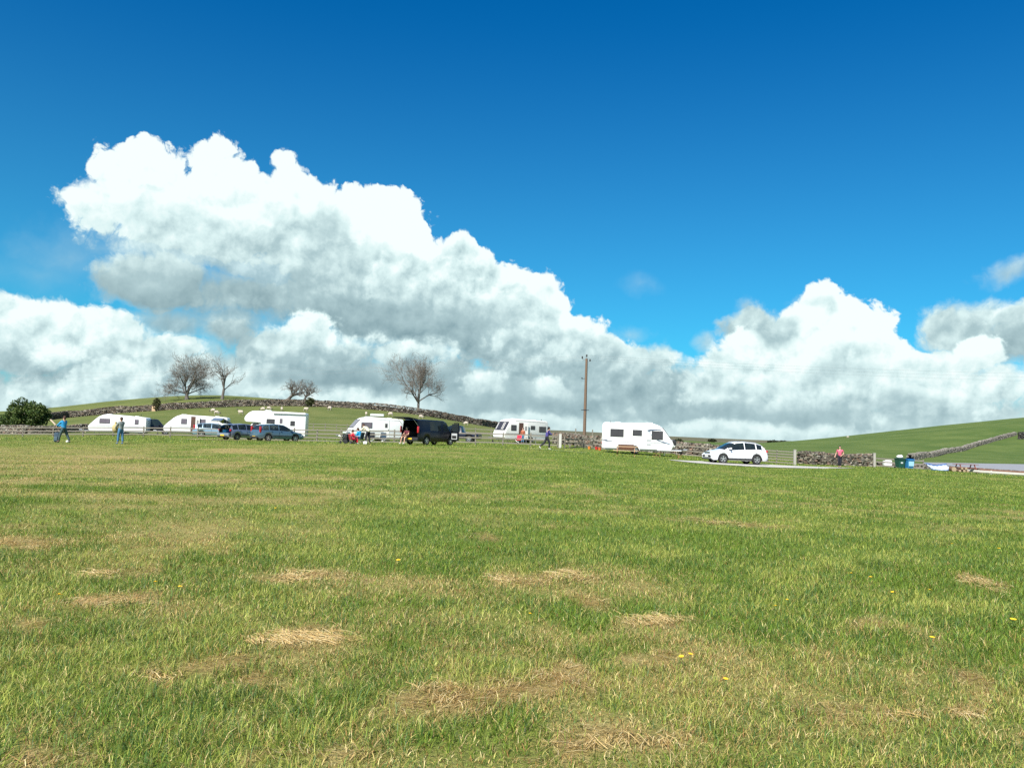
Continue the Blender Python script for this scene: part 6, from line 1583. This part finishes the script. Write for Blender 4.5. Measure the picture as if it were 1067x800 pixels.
SHEEP = [(222, 430.5, 80, 'g', "grazing sheep highest on the slope above the second caravan"), (225.5, 433, -70, 'g', "grazing sheep just below another, above the pale blue car"), (251, 432.5, 100, 'u', "lone sheep left of the motorhome's roof, above the silver blue car"),
         (274, 429.2, 85, 'g', "left sheep of the close pair above the motorhome's cab"), (280, 428.6, -80, 'g', "right sheep of the close pair above the motorhome's cab"), (293.5, 428.6, 20, 'u', "sheep seen end on above the middle of the motorhome"),
         (318.5, 429.5, -95, 'u', "sheep with a shaded belly below the round hilltop bush"), (343.5, 427.8, 60, 'g', "single sheep grazing in the open, right of the round hilltop bush"), (381.5, 433.5, 10, 'g', "small sheep left of the flat pale trough on the slope"),
         (407, 434.5, 85, 'g', "sheep grazing above the right end of the third caravan"), (438.5, 437, -85, 'g', "sheep grazing just over the roof of the open black van"), (485.5, 443.6, 88, 'g', "sheep low on the hill below the end of the long wall"),
         (883.5, 456.5, 85, 'g', "sheep on the skyline of the right hand hill, above the person in pink")]
for i, (px_, py_, a_, k_, lb_) in enumerate(SHEEP):
    Y_ = depth_for(px_, py_, 110, 400); src = sheep_g if k_ == 'g' else sheep_u
    if not src.get('label'): o = src; o.location = spot(px_, Y_); o.rotation_euler = (0, 0, R(a_)); tag(o, lb_, 'sheep')
    else: o = copy_thing(src, spot(px_, Y_), R(a_), lb_)
    f_ = 1.0 if i not in (5, 8) else .9; o.scale = (f_, f_, f_); o['group'] = 'sheep grazing on the hills'; o['category'] = 'sheep'
m = MB(); m.rbox((0, 0, .3), (2.6, .6, .45), .05); m.rbox((0, 0, .50), (2.3, .4, .08), .02); o = m.build('feed_trough', simple("pale_trough", (.55, .57, .56), .6)); o.location = spot(393, depth_for(393, 434.5, 110)); tag(o, "flat pale feed trough on the slope above the third caravan", 'trough')

# ------------------------------------------------------------------ camp furniture, bins and oddments
def picnic_table(label, px, Y, rz, wood, topc=None, L=1.8, group='picnic tables'):
    p = spot(px, Y); t = thing('picnic_table', label, 'picnic table', p, rz, group)
    q = MB(); [q.rbox((0, -.30 + .15*k, .73), (L, .135, .035), .008) for k in range(5)]; q.build('tabletop', topc or wood, t)
    for s in (1, -1):
        q = MB(); [q.rbox((0, s*(.66 + .15*k), .44), (L, .135, .035), .008) for k in range(2)]; q.build('bench', topc or wood, t)
    for x in (-L*.34, L*.34):
        for s in (1, -1):
            q = MB(); q.box((x, s*.42, .36), (.05, .09, .86), rot=(s*R(28), 0, 0)); q.build('leg', wood, t)
        q = MB(); q.box((x + .05, 0, .40), (.04, 1.6, .09)); q.build('brace', wood, t)
    return t
picnic_table("pale topped brown picnic table on the grass in front of the biggest caravan's wheel", 652, 64.5, R(-8), WOODB, WOODL, L=1.9)
picnic_table("rust brown picnic table among the clutter at the far right", 1006, 75.5, R(6), simple("rust_table_wood", (.22, .07, .045), .75, var=.3), None, L=2.0)
def trestle(label, px, Y, rz):
    p = spot(px, Y); t = thing('trestle_table', label, 'table', p, rz)
    q = MB(); q.rbox((0, 0, .60), (1.9, .7, .06), .015); q.build('tabletop', simple("white_tabletop", (.74, .74, .72), .5, var=.05), t)
    for x in (-.75, .75):
        for s in (1, -1): q = MB(); q.tube([(x, s*.3, 0), (x*.9, -s*.25, .58)], .018, 6); q.build('leg', WOODB, t)
    return t
trestle("low white topped table standing by the drawbar of the biggest caravan", 697, 68.5, R(-6))
def camp_stool(label, px, Y, rz, col):
    p = spot(px, Y); t = thing('camp_stool', label, 'stool', p, rz)
    q = MB(); q.box((0, 0, .42), (.42, .36, .025)); q.build('seat', col, t)
    for (a, b) in (((-.2, -.17, 0), (.2, -.17, .42)), ((.2, -.17, 0), (-.2, -.17, .42)), ((-.2, .17, 0), (.2, .17, .42)), ((.2, .17, 0), (-.2, .17, .42))): q = MB(); q.tube([a, b], .014, 6); q.build('leg', WOODB, t)
    return t
camp_stool("small dark camp stool left of the low white table", 683, 68, 0.3, BLACKP)
camp_stool("small dark camp stool at the right end of the low white table", 708.5, 67.6, -0.2, BLACKP)
q = MB(); q.rbox((0, 0, .22), (1.25, .5, .36), .03); [q.box((-.5 + .2*k, -.256, .24), (.05, .012, .30)) for k in range(6)]; q.box((0, 0, .43), (1.3, .55, .05)); o = q.build('slatted_chest', simple("dark_brown_wood", (.13, .055, .03), .8, var=.3)); o.location = spot(652, 71.6); o.location.z += .35; tag(o, "dark brown slatted rack leaning on the side of the biggest caravan", 'rack')
def bin_(label, px, Y, body, lid, group='wheelie bins'):
    p = spot(px, Y); t = thing('wheelie_bin', label, 'wheelie bin', p, R(6), group, 1.0)
    q = MB(); n = [(-.24, -.28, .12), (.24, -.28, .12), (.24, .24, .12), (-.24, .24, .12), (-.30, -.36, .98), (.30, -.36, .98), (.30, .34, .98), (-.30, .34, .98)]
    q.add(n, [(3, 2, 1, 0), (4, 5, 6, 7), (0, 1, 5, 4), (1, 2, 6, 5), (2, 3, 7, 6), (3, 0, 4, 7)]); q.rbox((0, -.36, .94), (.64, .06, .07), .02); q.build('bin_body', body, t)
    q = MB(); q.rbox((0, 0, 1.03), (.66, .78, .08), .03); q.rbox((0, .02, 1.07), (.5, .5, .05), .02); q.build('lid', lid, t, True)
    for s in (1, -1): q = MB(); q.disc((s*.30, .26, .11), (1, 0, 0), .11, .06, 14); q.build('wheel', RUBBER, t)
    q = MB(); q.tube([(-.24, .42, .98), (.24, .42, .98)], .02, 6); q.build('handle', BLACKP, t)
    q = MB(); q.rbox((0, -.345, .62), (.2, .015, .16), .01); q.build('sticker', simple("bin_sticker", (.5, .55, .55), .5), t)
    return t
b1 = bin_("dark green wheelie bin with a white sack on its lid", 937.5, 75.5, simple("bin_green", (.012, .07, .05), .45), simple("bin_green_dark", (.01, .045, .035), .45))
b2 = bin_("bright blue wheelie bin with a pale front, right of the green one", 947, 75.3, simple("bin_blue", (.03, .20, .42), .45), simple("bin_lid_blue", (.01, .10, .30), .45))
b2.scale = (1.02, 1.02, .84); b1.scale = (1.02, 1.02, .84)
q = MB(); q.rbox((0, 0, .62), (.46, .02, .5), .01); o = q.build('bin_front_panel', simple("pale_blue_panel", (.30, .52, .68), .5), b2); o.location = (0.02, -.345, -.05)
q = MB(); q.ball((0, 0, .14), (.30, .22, .16), 12, 8); q.ball((.12, .02, .2), (.14, .12, .12), 8, 6); o = q.build('white_sack', simple("white_sack", (.74, .74, .74), .5, var=.1), smooth=True); o.location = Vector(b1.location) + Vector((0, 0, .90)); tag(o, "white sack lying on the lid of the green wheelie bin", 'sack')
q = MB(); q.rbox((0, 0, .25), (.75, .5, .5), .1); q.rbox((.1, 0, .5), (.5, .4, .12), .05); o = q.build('white_crate', simple("white_crate", (.72, .72, .70), .5), smooth=True); o.location = spot(924.5, 81); o.location.z += .12; tag(o, "white tub standing behind the gate rails left of the green bin", 'tub')
# folded blue and white tarpaulin
def tarp():
    p = spot(978, 76.5); t = thing('tarpaulin', "blue and white tarpaulin stretched low on the ground, right of the bins", 'tarpaulin', p, R(4))
    n = 26; V = []; F = []
    for i in range(n):
        for j in range(6):
            x = (i / (n - 1) - .5) * 1.9; y = (j / 5 - .5) * .9; V.append((x, y, .42 - .22 * j / 5 * 0 + .16 * abs(x) ** 1.4 - .38 * (1 - j / 5) + .03 * math.sin(i * 1.3 + j)))
    for i in range(n - 1):
        for j in range(5): a = i * 6 + j; F.append((a, a + 6, a + 7, a + 1))
    q = MB(); q.add(V, F); q.build('sheet', simple("white_tarp", (.42, .48, .54), .5, var=.1), t, True)
    q = MB(); q.tube([(-1.0, -.46, .10), (0, -.47, .03), (1.0, -.46, .10)], .045, 6); q.tube([(-.95, .44, .62), (0, .45, .44), (.98, .44, .60)], .05, 6); q.build('hem', simple("tarp_blue", (.03, .11, .34), .5), t, True)
    for x in (-.97, .97): q = MB(); q.tube([(x, -.42, 0), (x, .40, .66)], .02, 6); q.build('pole', STEEL, t)
tarp()
def log_(o_=None):
    o = thing('log', None, None); q = MB(); q.tube([(0, -.26, 0), (.01, 0, .005), (0, .26, 0)], .12, 12, cap=False); q.build('bark', simple("log_bark", (.16, .085, .05), .9, var=.3), o, True)
    for s in (1, -1): q = MB(); q.disc((0, s*.258, 0), (0, 1, 0), .112, .02, 14); q.build('cut_end', simple("cut_wood", (.36, .27, .17), .8, var=.15), o)
    return o
l0 = log_(); base = spot(992.5, 74.6)
LG = [(0, 0, .14, 1.9, "big pale cut log at the left end of the log pile by the rusty table"), (.55, .05, .12, 1.0, "lower left log in the row under the rusty picnic table"), (.9, .0, .12, 1.05, "middle lower log in the row under the rusty picnic table"), (1.22, .04, .11, .95, "lower right log in the row under the rusty picnic table"), (.72, .02, .33, .9, "left log resting on top of the lower row"), (1.06, .02, .34, 1.0, "right log resting on top of the lower row")]
for i, (dx, dy, dz, sc_, lb_) in enumerate(LG):
    o = l0 if i == 0 else copy_thing(l0, (0, 0, 0), 0, lb_)
    o.location = base + Vector((dx, dy, dz + (.1 if i == 0 else 0))); o.scale = (sc_, 1, sc_); tag(o, lb_, 'log', 'cut logs in the pile')
# camping things behind the fence by the third caravan
def folding_table(label, px, Y, rz):
    p = spot(px, Y); t = thing('folding_table', label, 'table', p, rz)
    q = MB(); q.rbox((0, 0, .70), (1.2, .6, .03), .01); q.build('tabletop', simple("dark_tabletop", (.06, .06, .06), .5), t)
    for x in (-.5, .5):
        q = MB(); q.tube([(x, -.25, 0), (x, .25, .69)], .015, 6); q.build('leg', STEEL, t); q = MB(); q.tube([(x, .25, 0), (x, -.25, .69)], .015, 6); q.build('leg', STEEL, t)
folding_table("dark folding table behind the fence beside the third caravan", 393, 83.5, .1)
for px_, lb_, col_ in ((388, "folding camp chair left of the dark folding table", BLACKP), (400, "folding camp chair right of the dark folding table", simple("navy_canvas", (.03, .06, .09), .8)), (586.5, None, None)):
    if lb_: o = camp_chair(col_); o.location = spot(px_, 83); o.rotation_euler = (0, 0, R(200)); tag(o, lb_, 'chair')
o = camp_chair(REDT); o.location = spot(540, 88.5); o.rotation_euler = (0, 0, R(160)); tag(o, "red folding chair in front of the cream caravan's open door", 'chair')
folding_table("dark folding table in front of the cream caravan, right of its door", 553, 88.5, .1)
# red and orange tubs by the rough wall
for px_, Y_, c_, lb_ in ((614, 77, (.65, .22, .05), "orange bucket at the fence below the wooden pole"), (621.5, 77.4, (.55, .03, .03), "red bucket at the fence left of the biggest caravan"), (624.8, 76, (.60, .14, .04), "orange red bucket nearest the biggest caravan's rear corner"), (735, 76.5, (.5, .04, .08), "red bucket hanging at the fence left of the white car")):
    p = spot(px_, Y_); t = thing('bucket', lb_, 'bucket', p, 0, 'coloured buckets at the fences', 0.9)
    q = MB(); q.tube([(0, 0, .0), (0, 0, .3)], [.12, .17], 14); q.disc((0, 0, .3), (0, 0, 1), .18, .02, 16, .155); q.build('tub', simple("bucket" + lb_[:3] + str(px_), c_, .5), t, True)
    q = MB(); q.tube([(-.17, 0, .3), (0, -.04, .42), (.17, 0, .3)], .008, 5); q.build('handle', STEEL, t)

# ------------------------------------------------------------------ dandelions and clover leaves in the grass
def dandelion():
    o = thing('dandelion', None, None); q = MB()
    for k in range(16):
        a = 6.28319 * k / 16; q.add([(0, 0, .072), (math.cos(a - .16)*.019, math.sin(a - .16)*.019, .077), (math.cos(a)*.023, math.sin(a)*.023, .080), (math.cos(a + .16)*.019, math.sin(a + .16)*.019, .077)], [(0, 1, 2, 3)])
    q.ball((0, 0, .077), (.011, .011, .007), 8, 5); q.build('flower_head', simple("dandelion_yellow", (.85, .55, .02), .7, var=.1), o)
    q = MB(); q.tube([(0, 0, -.01), (.004, 0, .04), (0, 0, .074)], .0022, 5); q.build('stem', simple("flower_stem", (.16, .24, .06), .6), o)
    return o
d0 = dandelion()
DAN = [(60, 630, 1.5, "yellow dandelion farthest left in the grass"), (161, 616, 1.1, "left dandelion of two close together left of centre"), (187, 621, 1.1, "right dandelion of two close together left of centre"), (711, 696, 1.0, "dandelion beside a brown bare patch, low right of centre"), (718, 694, .9, "small dandelion just right of the one by the brown patch"), (755, 721, .9, "tiny dandelion low in the grass right of the brown patch"),
       (808, 641, 1.2, "yellow dandelion midway between field centre and right edge"), (887, 605, 1.6, "left and larger dandelion of the pair in the right half"), (907, 609, 1.1, "right and smaller dandelion of the pair in the right half"), (931, 625, .9, "faint dandelion below the pair in the right half"), (970, 675, 1.1, "dandelion at lower right, below the middle"), (1055, 655, 1.5, "dandelion nearest the right edge of the field"),
       (580, 548, 1.2, "dandelion out in the far middle of the field, left of the pole line"), (992, 572, 1.4, "far dandelion at the right, above the pair"), (1041, 577, 1.4, "far dandelion by the right edge"), (288, 534, 1.2, "far dandelion below the blue cars"), (356, 492, 1.6, "farthest dandelion, below the seated campers"), (415, 591, 1.4, "dandelion by itself left of the field's middle"), (968, 623, 1.2, "dandelion between the right pair and the right edge"), (551, 650, .9, "tiny dandelion near the centre of the field"), (820, 634, .8, "tiny dandelion beside the one midway right")]
for i, (px_, py_, sc_, lb_) in enumerate(DAN):
    x, y = hit(px_, py_); z = gz(x, y)
    o = d0 if i == 0 else copy_thing(d0, (0, 0, 0), 0, lb_)
    o.location = (x, y, z + .015); o.rotation_euler = (R(-14 + 7 * (i % 3)), R(8 * (i % 2)), i); o.scale = (sc_ * .85, sc_ * .85, 1.0); tag(o, lb_, 'flower', 'dandelions in the grass')
